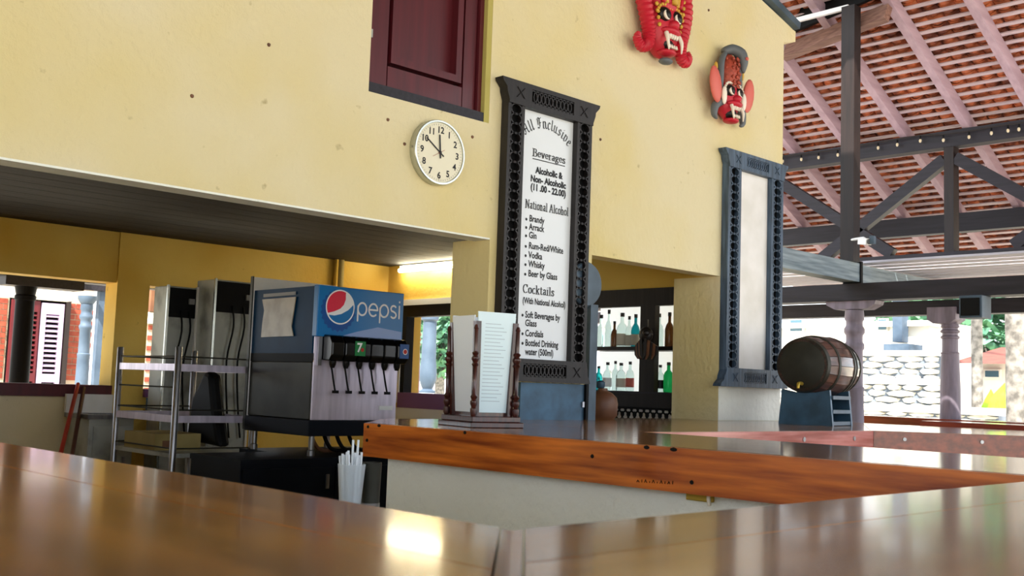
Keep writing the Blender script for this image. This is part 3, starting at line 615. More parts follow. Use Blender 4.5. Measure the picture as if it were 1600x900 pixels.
t = thing('carved_mask', (a.x, YW, a.z), 'red carved demon mask with curling ribbed tails and yellow beaded brows', 'mask', 'carved masks on the cream wall')
MB().ell(P(0, 0, .05), (.14, .09, .2)).build('face', 'maskred', t, True); mask_face(P, t, sc, 'maskred', 0, 'maskyellow')
MB().ell(P(0, .2, .06), (.15, .09, .16)).build('forehead', 'maskred', t, True)
for e in (-1, 1):
    pts = [(e*.07, .36, .06), (e*.16, .30, .07), (e*.205, .16, .07), (e*.18, .02, .08), (e*.155, -.08, .08), (e*.165, -.15, .08), (e*.215, -.175, .075), (e*.25, -.135, .07), (e*.235, -.10, .07)]
    ribbed(P, pts, [.05, .055, .052, .046, .042, .038, .034, .028, .016], 'tail', 'maskred', t)
    for k in range(9): MB().ell(P(e*(.10+.035*math.sin(k*.35)), -.02+.04*k, .115), (.014, .012, .014), 8, 5).build('bead', 'maskyellow', t, True)
    for k in range(3): MB().tube([P(e*(.02+.03*k), .12, .13), P(e*(.035+.035*k), .22, .12), P(e*(.02+.03*k), .34, .09)], [.014, .018, .01], 8).build('flame', ('maskred', 'maskyellow', 'maskred')[k], t, True)
MB().tube([P(0, .12, .15), P(.01, .24, .14), P(0, .36, .1)], [.02, .03, .012], 8).build('crest', 'maskyellow', t, True)
MB().ell(P(0, -.22, .09), (.05, .04, .02)).build('chin', 'maskgrey', t, True)
a = pY(1143, 155, YW-.08); P = mask_frame(a.x, a.z+.0); sc = .78
t = thing('carved_mask', (a.x, YW, a.z), 'carved mask with salmon ears and scaly orange crown under a grey cobra', 'mask', 'carved masks on the cream wall')
mask_face(P, t, sc, 'maskred', 0, 'ivory'); MB().ell(P(0, 0, .05), (.1, .07, .14)).build('face', 'maskred', t, True)
MB().ell(P(0, .17, .045), (.085, .075, .14)).build('crown', 'maskorange', t, True)
for k in range(7):
    for j in range(-2, 3): MB().ell(P(j*.03+(k % 2)*.015, .08+k*.03, .122-.002*j*j*5), (.014, .008, .013), 6, 4).build('scale', 'maskorange', t, True)
for e in (-1, 1):
    MB().ell(P(e*.185, .06, .085), (.058, .022, .12), rot=Matrix.Rotation(e*.2, 3, 'Y')).build('ear', 'masksalmon', t, True)
    MB().tube([P(e*.05, .3, .06), P(e*.095, .24, .065), P(e*.105, .12, .065), P(e*.1, .03, .065)], [.016, .022, .022, .018], 10).build('cobra_body', 'maskgrey', t, True)
    MB().tube([P(e*.10, -.03, .07), P(e*.15, -.07, .06), P(e*.16, -.13, .06), P(e*.13, -.15, .06)], [.03, .028, .02, .008], 10).build('side_scroll', 'maskgrey', t, True)
    MB().ell(P(e*.15, .19, .06), (.012, .012, .03)).build('ear_tip', 'maskyellow', t, True); MB().ell(P(e*.11, 0, .1), (.025, .015, .06)).build('cheek_ring', 'ivory', t, True)
MB().tube([P(-.06, .31, .05), P(0, .335, .075), P(.055, .31, .11), P(.065, .25, .125), P(.055, .18, .13)], [.022, .034, .038, .03, .010], 12).build('cobra_head', 'maskgrey', t, True)
MB().ell(P(.06, .27, .155), (.014, .01, .012)).build('cobra_eye', 'masksalmon', t, True)
# ================================================================== DRINKS ROOM
# soda dispenser
YM = 5.30; mx0, mx1 = pY(493, 550, YM).x-.02, pY(621, 550, YM).x; mzb, mzt = 1.037, 1.826; YR = YM+.69
zband0, zband1 = 1.375, 1.425; zhead = pY(560, 530, YM).z
t = thing('soda_dispenser', (mx0, YM, .83), 'blue and stainless steel soda dispenser with a row of black taps', 'dispenser')
box((mx0, YM, mzb), (mx1, YR, zband0)).build('cabinet', 'steeldark', t, bevel=.006)
box((mx0+.004, YM-.012, mzb), (mx1-.002, YM, zhead)).build('front_sheet', 'steelpink', t, bevel=.003)
box((mx0, YM-.004, zband0), (mx1, YR, zband1)).build('band', 'black', t)
box((mx0+.003, YM+.012, zband1), (mx1, YR, mzt-.005)).build('head', 'navy', t)
hd = box((mx0-.004, YM-.035, zhead), (mx1+.006, YM+.012, mzt)).build('header_panel', 'pepsiblue', t, bevel=.004)
yh = YM-.0365
fz = lambda u, v: (u, yh, v)
hx0, hx1, hw, hh = mx0, mx1, mx1-mx0, mzt-zhead
m_ = MB(); m_.add([V(hx0+u*hw, yh-.0002, zhead+v*hh) for u, v in ((.25,.02),(.995,.02),(.995,.2),(.7,.26),(.45,.14))], [(0,1,2,3,4)]); m_.build('lower_pale_shape', 'pepsilight', hd)  # flat pale blue shape along the lower edge of the header
gx, gz, gr = hx0+.245*hw, zhead+.60*hh, .33*hh
m_ = MB(); n = 44; m_.add([V(gx-.012+gr*(1.28 if k % 2 else 1.16)*math.cos(2*math.pi*k/n), yh-.0006, gz-.022+gr*(1.28 if k % 2 else 1.16)*math.sin(2*math.pi*k/n)) for k in range(n)], [tuple(range(n))]); m_.build('bottle_cap', 'capblue', hd)
def disc3(r, y, m, nm): q = MB(); q.add([V(gx+r*math.cos(2*math.pi*k/40), y, gz+r*math.sin(2*math.pi*k/40)) for k in range(40)], [tuple(range(40))]); q.build(nm, m, hd)
disc3(gr*1.04, yh-.001, 'pepsiwhite', 'globe_ring')
def globe(pts, m, nm):
    q = MB(); q.add([V(gx+gr*.96*u, yh-.0014, gz+gr*.96*v) for u, v in pts], [tuple(range(len(pts)))]); q.build(nm, m, hd)
ca = lambda a0, a1, n=16: [(math.cos(math.radians(a0+(a1-a0)*i/n)), math.sin(math.radians(a0+(a1-a0)*i/n))) for i in range(n+1)]
globe(ca(68, 205) + [(-.45, -.30), (0, -.10), (.25, .15), (.38, .5)], 'pepsired', 'globe_red'); globe(ca(212, 372) + [(.6, -.15), (.1, -.42), (-.4, -.55)], 'pepsiblue', 'globe_blue')
m_ = MB(); write(m_, 'pepsi', RO, disc(.052), lambda u, v: (u, yh-.001, v), .285*hh*1.28, hx0+.705*hw, zhead+.47*hh, .13); m_.build('brand_lettering', 'pepsiwhite', hd)
# plastic bag taped on the side, maker's plate, feet
sx = mx0-.003
m_ = MB(); pts = [pX(x, y, sx) for x, y in ((411,468),(437,466),(463,464),(460,485),(456,510),(459,525),(432,526),(409,527),(411,505),(414,485))]; m_.add(pts + [p-V(.006, 0, 0) for p in pts], [tuple(range(10)), tuple(range(10, 20))[::-1]] + [(i, (i+1) % 10, 10+(i+1) % 10, 10+i) for i in range(10)]); m_.build('taped_bag', 'plasticbag', t)
p0, p1 = pX(412, 462, sx), pX(462, 458, sx); m_ = MB(); m_.bar(p0, p1, .004, .02); m_.build('tape', 'grey', t)
a, b_ = pY(592, 634, YM-.013), pY(613, 641, YM-.013); box((a.x, YM-.016, b_.z), (b_.x, YM-.012, a.z)).build('maker_plate', 'white', t)
# taps
nz = 6; zt0, zt1 = pY(560, 570, YM-.1).z, pY(560, 527, YM-.1).z
tapw = (mx1-mx0-.055)/nz
for i in range(nz):
    x0 = mx0+.05+i*tapw; x1 = x0+tapw-.006; xm = (x0+x1)/2
    prof = [(YM-.013, zt0+.02), (YM-.10, zt0+.015), (YM-.125, zt0+.05), (YM-.125, zt1-.04), (YM-.10, zt1), (YM-.013, zt1+.01)]
    tp = MB().prism(prof, lambda u, v, x0=x0: (x0, u, v), (x1-x0, 0, 0)).build('tap', 'blackgloss', t, bevel=.008)
    MB().lathe([(.022, 0), (.02, -.025), (.012, -.045)], (xm, YM-.07, zt0+.02), n=12).build('nozzle', 'blackgloss', tp, 'auto')
    if i < 5:
        MB().tube([(xm, YM-.05, zt0+.01), (xm+.012, YM-.055, zt0-.05), (xm+.016, YM-.065, zt0-.10), (xm+.02, YM-.08, zt0-.155)], .0055, 8).build('lever', 'black', tp, True)
        box((xm+.005, YM-.09, zt0-.172), (xm+.04, YM-.072, zt0-.155)).build('lever_pad', 'black', tp)
    if i == 2:
        lb = box((x0-.03, YM-.128, zt0+.052), (x0+.045, YM-.1255, zt1-.025)).build('tap_label', 'green7', tp)
        sans('7', .055, lambda u, v, x0=x0: (x0+.0+u, YM-.129, zt0+.075+v), 'figure', 'pepsiwhite', tp, 'CENTER', .002)
        m_ = MB(); m_.add([V(x0+.022+p, YM-.1292, zt0+.088+q) for p, q in disc(.012)], [tuple(range(10))]); m_.build('red_dot', 'red', tp)
    if i == 5:
        lb = box((x0+.02, YM-.128, zt0+.05), (x1, YM-.1255, zt1-.025)).build('tap_label', 'capblue', tp)
        for nm, r, mm, dy in (('badge', .019, 'pepsiwhite', .129), ('badge_red', .014, 'red', .1295)):
            m_ = MB(); m_.add([V(xm+.015+p, YM-dy, zt0+.092+q) for p, q in disc(r)], [tuple(range(10))]); m_.build(nm, mm, tp)
box((mx0+.02, YM-.03, zband0-.02), (mx0+.045, YM-.012, zhead)).build('tap_bracket', 'steel', t)
# splash panel behind, tray below, legs, hoses
box((mx0-.01, YR, .95), (mx1, YR+.02, pY(400, 433, YR).z)).build('rear_panel', 'boardcream', t); box((mx0-.016, YR-.004, .95), (mx0-.008, YR+.024, pY(400, 433, YR).z+.004)).build('rear_panel_edge', 'steeldark', t)
box((mx0-.02, YM-.03, .945), (mx1+.01, YR, mzb-.001)).build('tray', 'blacknavy', t, bevel=.005)
ZT = .83
for x, y in ((mx0+.03, YM+.01), (mx1-.05, YM+.01), (mx0+.03, YR-.05), (mx1-.05, YR-.05)): MB().lathe([(.022, 0), (.022, .03), (.017, .035), (.017, .116)], (x, y, ZT), n=14).build('foot', 'steel', t, 'auto')
for i in range(4):
    x = mx0+.10+.09*i; MB().tube([(x, YM+.12, .946), (x+.01, YM+.10, .90), (x+.05, YM+.10, .86), (x+.14, YM+.13, .849), (x+.3, YM+.2, .849)], .012, 8).build('hose', ('brown', 'black', 'black', 'black')[i], t, True)
# black tables under and beside the dispenser
cn = pZ(376, 719, ZT); cl = pZ(291, 708, ZT)
t = thing('work_table', (cn.x, cn.y, 0), 'black chipped work table carrying the soda dispenser', 'table')
tx1 = 4.35
slab([(cn.x, cn.y), (cn.x, cl.y), (3.50, cl.y), (3.50, YR+.03), (tx1, YR+.03), (tx1, cn.y)], ZT-.03, ZT).build('table_top', 'blacknavy', t)
slab([(cn.x+.004, cn.y+.004), (cn.x+.004, cl.y-.01), (3.52, cl.y-.01), (3.52, YR), (tx1, YR), (tx1, cn.y+.004)], .05, ZT-.03).build('body', 'blacknavy', t)
xs_ = cn.x+.35
for k, (x0, x1) in enumerate(((cn.x+.012, cn.x+.60), (cn.x+.61, tx1-.01))):
    d_ = box((x0, cn.y-.012, .12), (x1, cn.y+.003, ZT-.05)).build('door', 'blacknavy', t); box((x1-.06, cn.y-.022, .66), (x1-.04, cn.y-.012, .74)).build('handle', 'steel', d_)
for y in (cn.y+.12, cn.y+.36): box((cn.x-.006, y, .66), (cn.x+.004, y+.012, .70)).build('catch', 'steel', t)
# two tall grey machines standing with their backs to the room
def tall_unit(name, x0, x1, y0, y1, zt, zsp, label):
    t = thing(name, (x0, y0, 0), label, 'machine')
    box((x0, y0, .04), (x1, y1, zt)).build('cabinet', 'steeldirty', t, bevel=.006); box((x0+.014, y0-.012, zsp), (x1-.014, y0, zt-.012)).build('head_panel', 'black', t)
    box((x0-.004, y0-.016, .04), (x0+.012, y0, zt+.006)).build('edge_strip', 'chrome', t); box((x1-.012, y0-.016, .04), (x1+.004, y0, zt+.006)).build('edge_strip', 'boardcream', t)
    for k in range(2):
        x = x0+(x1-x0)*(.45+.28*k); MB().tube([(x, y0-.014, zsp+.05), (x+.01, y0-.03, zsp-.1), (x-.03, y0-.03, zsp-.35), (x-.01, y0-.03, zsp-.65), (x+.03, y0-.02, zsp-.9)], .007, 8).build('cable', 'black', t, True)
    box((x1-.07, y0-.03, zsp+.10), (x1-.03, y0-.012, zsp+.14)).build('socket', 'grey', t)
    for z in (.04,): 
        for x in (x0+.03, x1-.05): box((x, y0+.03, 0), (x+.03, y0+.06, .04)).build('foot', 'black', t)
a, b_ = pY(336, 436, 7.0), pY(397, 440, 7.0); tall_unit('drinks_machine', a.x, b_.x, 7.0, 7.26, a.z, pY(360, 489, 7.0).z, 'tall grey steel machine with black head next to the soda dispenser')
a, b_ = pY(262, 446, 7.2), pY(309, 446, 7.2); tall_unit('drinks_machine', a.x, b_.x, 7.2, 7.40, a.z, pY(290, 497, 7.2).z, 'tall grey steel machine with black head beside the narrow brick opening')
# rolling rack
rx0, rx1, ry0, ry1 = 3.07, 3.60, 6.05, 6.86; rzt = pY(283, 543, ry0).z
t = thing('storage_rack', (rx0, ry0, 0), 'open stainless steel storage rack in front of the yellow pillar', 'rack')
for x, y in ((rx0, ry0), (rx0, ry1), (rx1, ry0), (rx1, ry1)): MB().lathe([(.021, 0), (.021, rzt), (.017, rzt+.006)], (x, y, 0), n=14).build('post', 'steel', t, 'auto')
zr = [pY(283, 574, ry0).z, pY(283, 655, ry0).z, .80]
for k, z in enumerate(zr[:2]):
    for p, q in (((rx0, ry0), (rx0, ry1)), ((rx0, ry0), (rx1, ry0)), ((rx1, ry0), (rx1, ry1)), ((rx0, ry1), (rx1, ry1))): MB().bar(V(*p, z), V(*q, z), .02, .042).build('rail', 'steelpink', t)
for z in (zr[0]+.065, zr[1]+.055, zr[1]+.19 , .83):
    for p, q in (((rx0, ry0), (rx0, ry1)), ((rx0, ry1), (rx1, ry1)), ((rx0, ry0), (rx1, ry0)))[:(3 if z != zr[1]+.19 else 0) or 1]: MB().tube([V(*p, z), V(*q, z)], .005, 6).build('wire', 'steeldark', t)
box((rx0, ry0, .775), (rx1, ry1, .80)).build('shelf', 'steeldirty', t)
a, b_ = pY(203, 678, 6.55), pY(277, 720, 6.55); t = thing('carton', (a.x, 6.55, .8), 'beige cardboard carton on the bottom shelf of the rack', 'box')
cx0, cx1 = rx0+.03, rx1-.19
box((cx0, 6.35, .80), (cx1, 6.78, pY(240, 678, 6.35).z)).build('carton_body', 'carton', t)
q = pY(208, 706, 6.35); box((cx0+.05, 6.347, .815), (cx0+.14, 6.35, .86)).build('print', 'brown', t)
t = thing('black_bag', (3.5, 6.45, zr[1]), 'black folded bag slumped on the middle rail of the rack', 'bag')
m_ = MB().prism([(6.15, zr[1]-.18), (6.6, zr[1]-.16), (6.55, zr[1]+.12), (6.4, zr[1]+.30), (6.32, zr[1]+.28), (6.25, zr[1]+.05)], lambda u, v: (3.43, u, v), (.09, 0, 0)); m_.build('bag_body', 'black', t, bevel=.03)
# sink and brooms below the wide back opening
a = pY(142, 648, 7.2)
t = thing('sink_unit', (a.x, 7.2, 0), 'grey steel sink unit below the maroon sill', 'sink')
sx0, sx1 = a.x, 3.36; zz = a.z
box((sx0, 7.22, .05), (sx1, 7.6, zz-.03)).build('cabinet', 'steeldirty', t); m_ = MB(); m_.box((sx0-.02, 7.2, zz-.03), (sx1, 7.26, zz)); m_.box((sx0-.02, 7.5, zz-.03), (sx1, 7.6, zz)); m_.box((sx0-.02, 7.26, zz-.03), (sx0+.05, 7.5, zz)); m_.box((sx1-.05, 7.26, zz-.03), (sx1, 7.5, zz)); m_.build('rim', 'steel', t)
box((sx0+.05, 7.26, zz-.028), (sx1-.05, 7.5, zz-.02)).build('basin', 'steeldark', t); box((sx0-.02, 7.58, zz), (sx1, 7.61, zz+.13)).build('backsplash', 'boardcream', t)
d_ = box((sx0+.03, 7.205, .1), (sx1-.02, 7.22, zz-.08)).build('door', 'steeldirty', t); box((sx1-.08, 7.19, .6), (sx1-.06, 7.205, .7)).build('handle', 'steel', d_)
for i, (p, q, m, lb) in enumerate((((97, 700), (122, 600), 'red', 'bright red broom handle leaning beside the sink'), ((114, 704), (131, 606), 'maroon', 'dark red mop handle leaning beside the sink'))):
    lo, hi = pY(*p, 7.0+.0*i), pY(*q, 7.60); d = (hi-lo)/(hi.z-lo.z); ft = lo - d*(lo.z-.06)
    t = thing('broom' if i == 0 else 'mop', (ft.x, ft.y, 0), lb, 'broom' if i == 0 else 'mop'); MB().tube([ft, hi], .014, 10).build('handle', m, t, True)
    box((ft.x-.13, ft.y-.03, 0), (ft.x+.13, ft.y+.03, .07)).build('head', 'black' if i else 'maroon', t)
# pipes on the back wall, tube light
for x, r in ((525, .018), (532, .03)):
    p = pY(x, 425, YB-.04); tag(MB().lathe([(r, 0), (r, ZCL-1.2)], (p.x, YB-.04, 1.2), n=14).build('pipe', 'yellow' if r < .02 else 'carton', None, True), 'slim yellow pipe on the back wall' if r < .02 else 'thick yellowed pipe on the back wall', 'pipe')
a, b_ = pX(626, 415.5, XE-.05), pX(704, 408.5, XE-.05)
t = thing('tube_light', (XE, b_.y, ZCL-.05), 'glowing fluorescent tube light on the yellow side wall', 'lamp')
box((XE-.045, b_.y-.25, ZCL-.055), (XE-.002, a.y+.02, ZCL-.008)).build('fitting', 'white', t); MB().tube([(XE-.06, b_.y-.22, ZCL-.055), (XE-.06, a.y, ZCL-.055)], .017, 12).build('tube', 'tubelight', t, True)
# blue crate on the sill of the narrow opening
a = pY(247, 606, YB-.06); t = thing('crate', (a.x, YB-.1, 1.0), 'small blue plastic crate on a ledge under the purple sill', 'crate')
a, b_ = pY(238, 622, YB-.16), pY(257, 641, YB-.16); box((a.x, YB-.2, b_.z), (b_.x+.1, YB-.06, a.z)).build('crate_body', 'bluecrate', t)
for k in range(3): MB().lathe([(.014, 0), (.014, .05), (.007, .06), (.007, .075)], (a.x+.03+.045*k, YB-.13, a.z), n=10).build('bottle_top', 'bluegrey', t, 'auto')
tag(box((3.63, YB-.24, b_.z-.03), (4.3, YB, b_.z)).build('ledge', 'carton'), 'narrow ledge below the purple sill', 'shelf')

# ------------------------------------------------------------------ bottle cabinet
XC = XE-.03
cy = lambda x: pX(x, 520, XC).y
czz = lambda y, x=985: pX(x, y, XC).z
t = thing('bottle_cabinet', (XC, cabY0, .95), 'dark framed glass bottle cabinet set into the yellow wall', 'cabinet')
zA, zB, zC, zD = czz(479), czz(541), czz(547), czz(612)
m_ = MB(); m_.box((XC, cabY0, zA), (XE+.02, cabY1, cabZ1+.03)); m_.build('top_rail', 'frameblk', t)
box((XC, cabY0, .95), (XE+.02, cabY1, zD)).build('bottom_rail', 'frameblk', t)
box((XC, cy(1023), zD), (XE+.02, cy(1000), zA)).build('mullion', 'frameblk', t); box((XC, cabY0, zD), (XE+.02, cabY0+.02, zA)).build('stile', 'frameblk', t); box((XC, 5.25, zD), (XE+.02, cabY1, zA)).build('stile', 'frameblk', t)
box((XC-.012, cabY0, zD-.012), (XC+.01, cabY1, zD+.004)).build('ledge', 'darkwoodY', t)
box((XE-.005, cabY0+.02, zB), (XE+.2, 5.25, zC)).build('shelf', 'frameblk', t); box((XE-.005, cabY0+.02, zD-.02), (XE+.2, 5.25, zD)).build('shelf', 'frameblk', t)
box((XE+.2, cabY0, zD-.02), (XE+.206, 5.3, zA+.03)).build('frosted_back', 'frosted', t)
m_ = MB(); m_.box((XC-.03, cabY0, .93), (XC-.005, 5.5, .985))
zf0, zf1 = czz(657, 1010), czz(640, 1010)
for k in range(16):
    y = cabY0+.03+.055*k
    for s_ in (1, -1):
        pts = [V(XC-.012, y+s_*(.012+.02*math.sin(q*.9)), zf0+(zf1-zf0)*q/5) for q in range(6)]; m_.tube(pts, .006, 6)
    m_.tube([V(XC-.012, y+.027+.012*math.cos(a), (zf0+zf1)/2+.016*math.sin(a)) for a in [q*math.pi/4 for q in range(9)]], .005, 6)
m_.box((XC-.02, cabY0, zf1), (XC-.004, 5.5, zf1+.015)); m_.build('scroll_fretwork', 'black', t); box((XC-.001, cabY0, zf0-.05), (XC-.0005, 5.4, zf1)).build('fret_backing', 'boardcream', t)
def bottle(px, top, base_z, r, m, lab, label, capm='capblack'):
    y = pX(px, 520, XE+.09).y; x = XE+.09; h = pX(px, top, x).z-base_z
    t = thing('bottle', (x, y, base_z), label, 'bottle', 'bottles in the cabinet')
    MB().lathe([(r*.9, 0), (r, .01), (r, h*.55), (r*.75, h*.66), (r*.34, h*.74), (r*.32, h*.9)], (x, y, base_z+.001), n=16).build('glass_body', m, t, 'auto')
    MB().lathe([(r*.38, h*.9), (r*.38, h), (r*.3, h)], (x, y, base_z), n=12).build('cap', capm, t, 'auto')
    if lab: MB().lathe([(r*1.01, h*.15), (r*1.01, h*.45)], (x, y, base_z), n=16).build('paper_label', lab, t, 'auto')
bz1, bz2 = zC, zD
for px, top, bz, r, m, lab, label in (
    (939, 492, bz1, .036, 'bottleclear', None, 'squat clear decanter at the end of the upper cabinet shelf'), (951, 484, bz1, .028, 'bottleclear', None, 'tall slim clear bottle behind the decanter on the upper shelf'),
    (960, 502, bz1, .026, 'bottlebrown', None, 'brown curved bottle on the upper cabinet shelf'), (972, 489, bz1, .040, 'bottleclear', 'bottlelabel', 'broad clear bottle with beige label on the upper shelf'), (983, 494, bz1, .026, 'bottleclear', 'bottlelabel', 'slim clear labelled bottle between broad bottle and teal bottle'),
    (993, 491, bz1, .032, 'bottleteal', 'bottlelabel', 'teal tinted bottle next to the dark mullion, upper shelf'), (1030, 490, bz1, .03, 'bottleclear', None, 'clear bottle beyond the mullion on the upper shelf'), (1046, 488, bz1, .032, 'bottlebrown', None, 'brown bottle beyond the mullion on the upper shelf'),
    (937, 572, bz2, .030, 'bottleteal', None, 'bright teal bottle on the lower cabinet shelf'), (951, 566, bz2, .034, 'bottleclear', 'white', 'clear bottle with white label beside the teal bottle'), (963, 564, bz2, .026, 'bottleclear', None, 'plain slim clear bottle on the lower shelf'),
    (972, 567, bz2, .036, 'bottleclear', 'bottlelabel', 'clear bottle with beige label on the lower shelf'), (986, 565, bz2, .030, 'bottleclear', 'masksalmon', 'clear bottle with pinkish label on the lower shelf'), (1033, 570, bz2, .030, 'bottleclear', 'capblack', 'clear bottle with black label beyond the mullion'), (1046, 566, bz2, .036, 'bottlegreen', None, 'bright green bottle beyond the mullion on the lower shelf')):
    bottle(px, top, bz, r, m, lab, label)
# dark carved mask hung before the mullion
a = pX(1011, 540, XC-.03); t = thing('carved_mask', (XC, a.y, a.z), 'small dark carved mask with layered fins hung before the bottles', 'mask')
Q = lambda u, v, w: V(XC-.004-w, a.y-u, a.z+v)
MB().ell(Q(0, .075, .04), (.04, .055, .055)).build('head', 'maskblack', t, True); MB().ell(Q(.02, .085, .06), (.03, .03, .025)).build('brow', 'maskblack', t, True)
for k in range(5):
    for e in (-1, 1):
        u0, v0 = e*(.012+.018*k), .05-.012*k
        m_ = MB().prism([(u0, v0), (u0+e*.02, v0-.01), (u0+e*.012, v0-.115+.012*k), (u0-e*.012, v0-.15+.014*k)], lambda u, v, k=k: Q(u, v, .06-.008*k), (-.012, 0, 0)); m_.build('fin', 'brown' if k % 2 else 'maskblack', t)
MB().lathe([(.004, 0), (.004, .05)], Q(0, .13, .02), n=6).build('hook', 'steel', t)
# brown jar on the counter inside the opening
a = pZ(940, 656, CT); yj = 4.19; xj = pY(941, 640, yj).x
t = thing('jar', (xj, yj, CT), 'brown glazed jar with blue stopper on the counter beside the blue post', 'jar')
MB().lathe([(.07, 0), (.088, .02), (.092, .09), (.085, .125), (.06, .15), (.03, .165), (.028, .18)], (xj, yj, CT), n=24).build('jar_body', 'brown', t, 'auto'); MB().lathe([(.02, .18), (.026, .19), (.026, .215), (.012, .225)], (xj-.02, yj, CT), n=14).build('stopper', 'bluesteel', t, 'auto')

# ------------------------------------------------------------------ menu holder on the counter
hx, hy = 3.035, 3.30; rot = math.radians(-12)
R2 = lambda u, v: (hx + u*math.cos(rot) - v*math.sin(rot), hy + u*math.sin(rot) + v*math.cos(rot))
t = thing('menu_holder', (hx, hy, CT), 'turned dark wood menu holder with white sheets on the counter end', 'menu holder')
def rbox(u0, u1, v0, v1, z0, z1): return MB().prism([(u0, v0), (u1, v0), (u1, v1), (u0, v1)], lambda u, v: (*R2(u, v), z0), (0, 0, z1-z0))
rbox(-.125, .125, -.14, .14, CT, CT+.022).build('base', 'holderwood', t, bevel=.003); rbox(-.115, .115, -.13, .13, CT+.022, CT+.045).build('base_step', 'holderwood', t, bevel=.003)
tp = [(.012, 0), (.016, .01), (.016, .03), (.01, .035), (.017, .05), (.017, .06), (.01, .066), (.017, .078), (.009, .09), (.0105, .20), (.017, .208), (.010, .216), (.018, .228), (.018, .236), (.010, .244), (.017, .255), (.009, .262), (.009, .35), (.012, .355), (.007, .37)]
for u, v in ((-.1, -.112), (.1, -.112), (-.1, .112), (.1, .112)):
    MB().lathe([(r*.9, z) for r, z in tp], (*R2(u, v), CT+.045), n=14).build('turned_post', 'holderwood', t, 'auto')
    MB().prism([(u*.8-.012, v*.8-.012), (u*.8+.012, v*.8-.012), (u*.8+.012, v*.8+.012), (u*.8-.012, v*.8+.012)], lambda p, q: (*R2(p, q), CT+.045), (*(V(*R2(u*.9, v*.9), 0)-V(*R2(u*.8, v*.8), 0))[:2], .385)).build('upright', 'holderwood', t)
rbox(-.075, .075, -.085, .085, CT+.045, CT+.06).build('tray', 'holderwood', t)
def sheet(pts, m, name='sheet'):
    a = [V(*R2(u, v), CT+z) for u, v, z in pts]; c = V(hx, hy, CT+.25); n_ = (a[1]-a[0]).cross(a[3]-a[0]).normalized(); n_ = -n_ if n_.dot(a[0]-c) < 0 else n_
    MB().add(a + [p-n_*.006 for p in a], [(0,1,2,3), (7,6,5,4), (0,4,5,1), (1,5,6,2), (2,6,7,3), (3,7,4,0)]).build(name, m, t)
sheet([(-.078, -.08, .06), (-.078, .08, .06), (-.1, .092, .455), (-.1, -.092, .455)], 'paper'); sheet([(-.07, -.088, .06), (.07, -.088, .06), (.09, -.108, .47), (-.09, -.108, .47)], 'sheet')
sheet([(.078, -.08, .06), (.078, .08, .06), (.1, .092, .455), (.1, -.092, .455)], 'paper'); sheet([(-.07, .088, .06), (.07, .088, .06), (.09, .108, .46), (-.09, .108, .46)], 'paper')
m_ = MB()
for k in range(22):
    f_ = k/22; z = .42-.33*f_; v = -.0955-.012*(1-f_)-.0035*0; vv = -.088-.02*((z-.06)/.41)-.0012
    m_.add([V(*R2(u, vv), CT+z+dz) for u, dz in ((-.055, 0), (.02+.035*((k*7) % 5)/5, 0), (.02+.035*((k*7) % 5)/5, .003), (-.055, .003))], [(0, 1, 2, 3)])
m_.build('print_lines', 'printline', t)
# ------------------------------------------------------------------ barrel and stand
bc = pX(1246, 571, 5.93); by, bzc = 3.40, 0
bx0 = 5.80; e0 = pX(1253, 570, bx0); bd = V(.985, .17, 0).normalized()
t = thing('barrel', (e0.x, e0.y, CT), 'dark wooden barrel with metal hoops lying on a stepped stand', 'barrel')
Rb, Lb = .158, .62
prof = lambda x: Rb + .034*(1-(2*x/Lb-1)**2)
side = bd.cross(V(0, 0, 1)).normalized(); NS = 20
for i in range(NS):
    a0, a1 = 2*math.pi*i/NS+.008, 2*math.pi*(i+1)/NS-.008; m_ = MB(); vs = []; K = 7
    for j in range(K):
        x = Lb*j/(K-1); r = prof(x)
        for rr in (r, r-.016):
            for a in (a0, a1): vs.append(e0 + bd*x + (side*math.cos(a) + V(0, 0, 1)*math.sin(a))*rr)
    fs = []
    for j in range(K-1):
        o = 4*j; fs += [(o, o+1, o+5, o+4), (o+2, o+6, o+7, o+3), (o, o+4, o+6, o+2), (o+1, o+3, o+7, o+5)]
    fs += [(0, 2, 3, 1), (4*K-4, 4*K-3, 4*K-1, 4*K-2)]; m_.add(vs, fs).build('stave', 'barrelwood', t, 'auto')
MB().lathe([(Rb-.017, .022), (Rb-.017, .04)], e0, bd, 32).build('barrel_head', 'bluesteel', t); MB().lathe([(Rb-.017, Lb-.04), (Rb-.017, Lb-.02)], e0, bd, 32).build('barrel_head', 'barrelwood', t)  # front head coloured blue for the sky reflected in the wood
for x, wd in ((.0, .035), (.14, .025), (.40, .03), (.46, .025), (.585, .035)):
    MB().lathe([(prof(x)+.0005, x), (prof(x)+.004, x+.002), (prof(x+wd)+.004, x+wd-.002), (prof(x+wd)+.0005, x+wd)], e0, bd, 40).build('hoop', 'steeldark', t, 'auto')
m_ = MB().tube([e0+bd*.02-V(0, 0, .115), e0-bd*.05-V(0, 0, .115), e0-bd*.06-V(0, 0, .145)], [.012, .011, .009], 10); m_.build('spigot', 'brass', t, True)
zb_ = e0.z - .178
t = thing('barrel_stand', (e0.x+.2, e0.y, CT), 'dark blue stepped wooden stand under the barrel', 'stand')
sdv = side
def spr(poly, d0, d1): return MB().prism(poly, lambda u, v: e0*1 + bd*u + sdv*d0 + V(0, 0, v-e0.z), sdv*(d1-d0))
zk = zb_-.0
def endboard(u0, u1, nm): MB().prism([(-.17, CT), (.17, CT), (.15, zk+.03), (.06, zk+.012), (-.06, zk+.012), (-.15, zk+.03)], lambda u, v: e0 + bd*u0 + sdv*u + V(0, 0, v-e0.z), bd*(u1-u0)).build(nm, 'bluesteel', t)
endboard(.06, .085, 'end_board'); endboard(.40, .425, 'end_board')
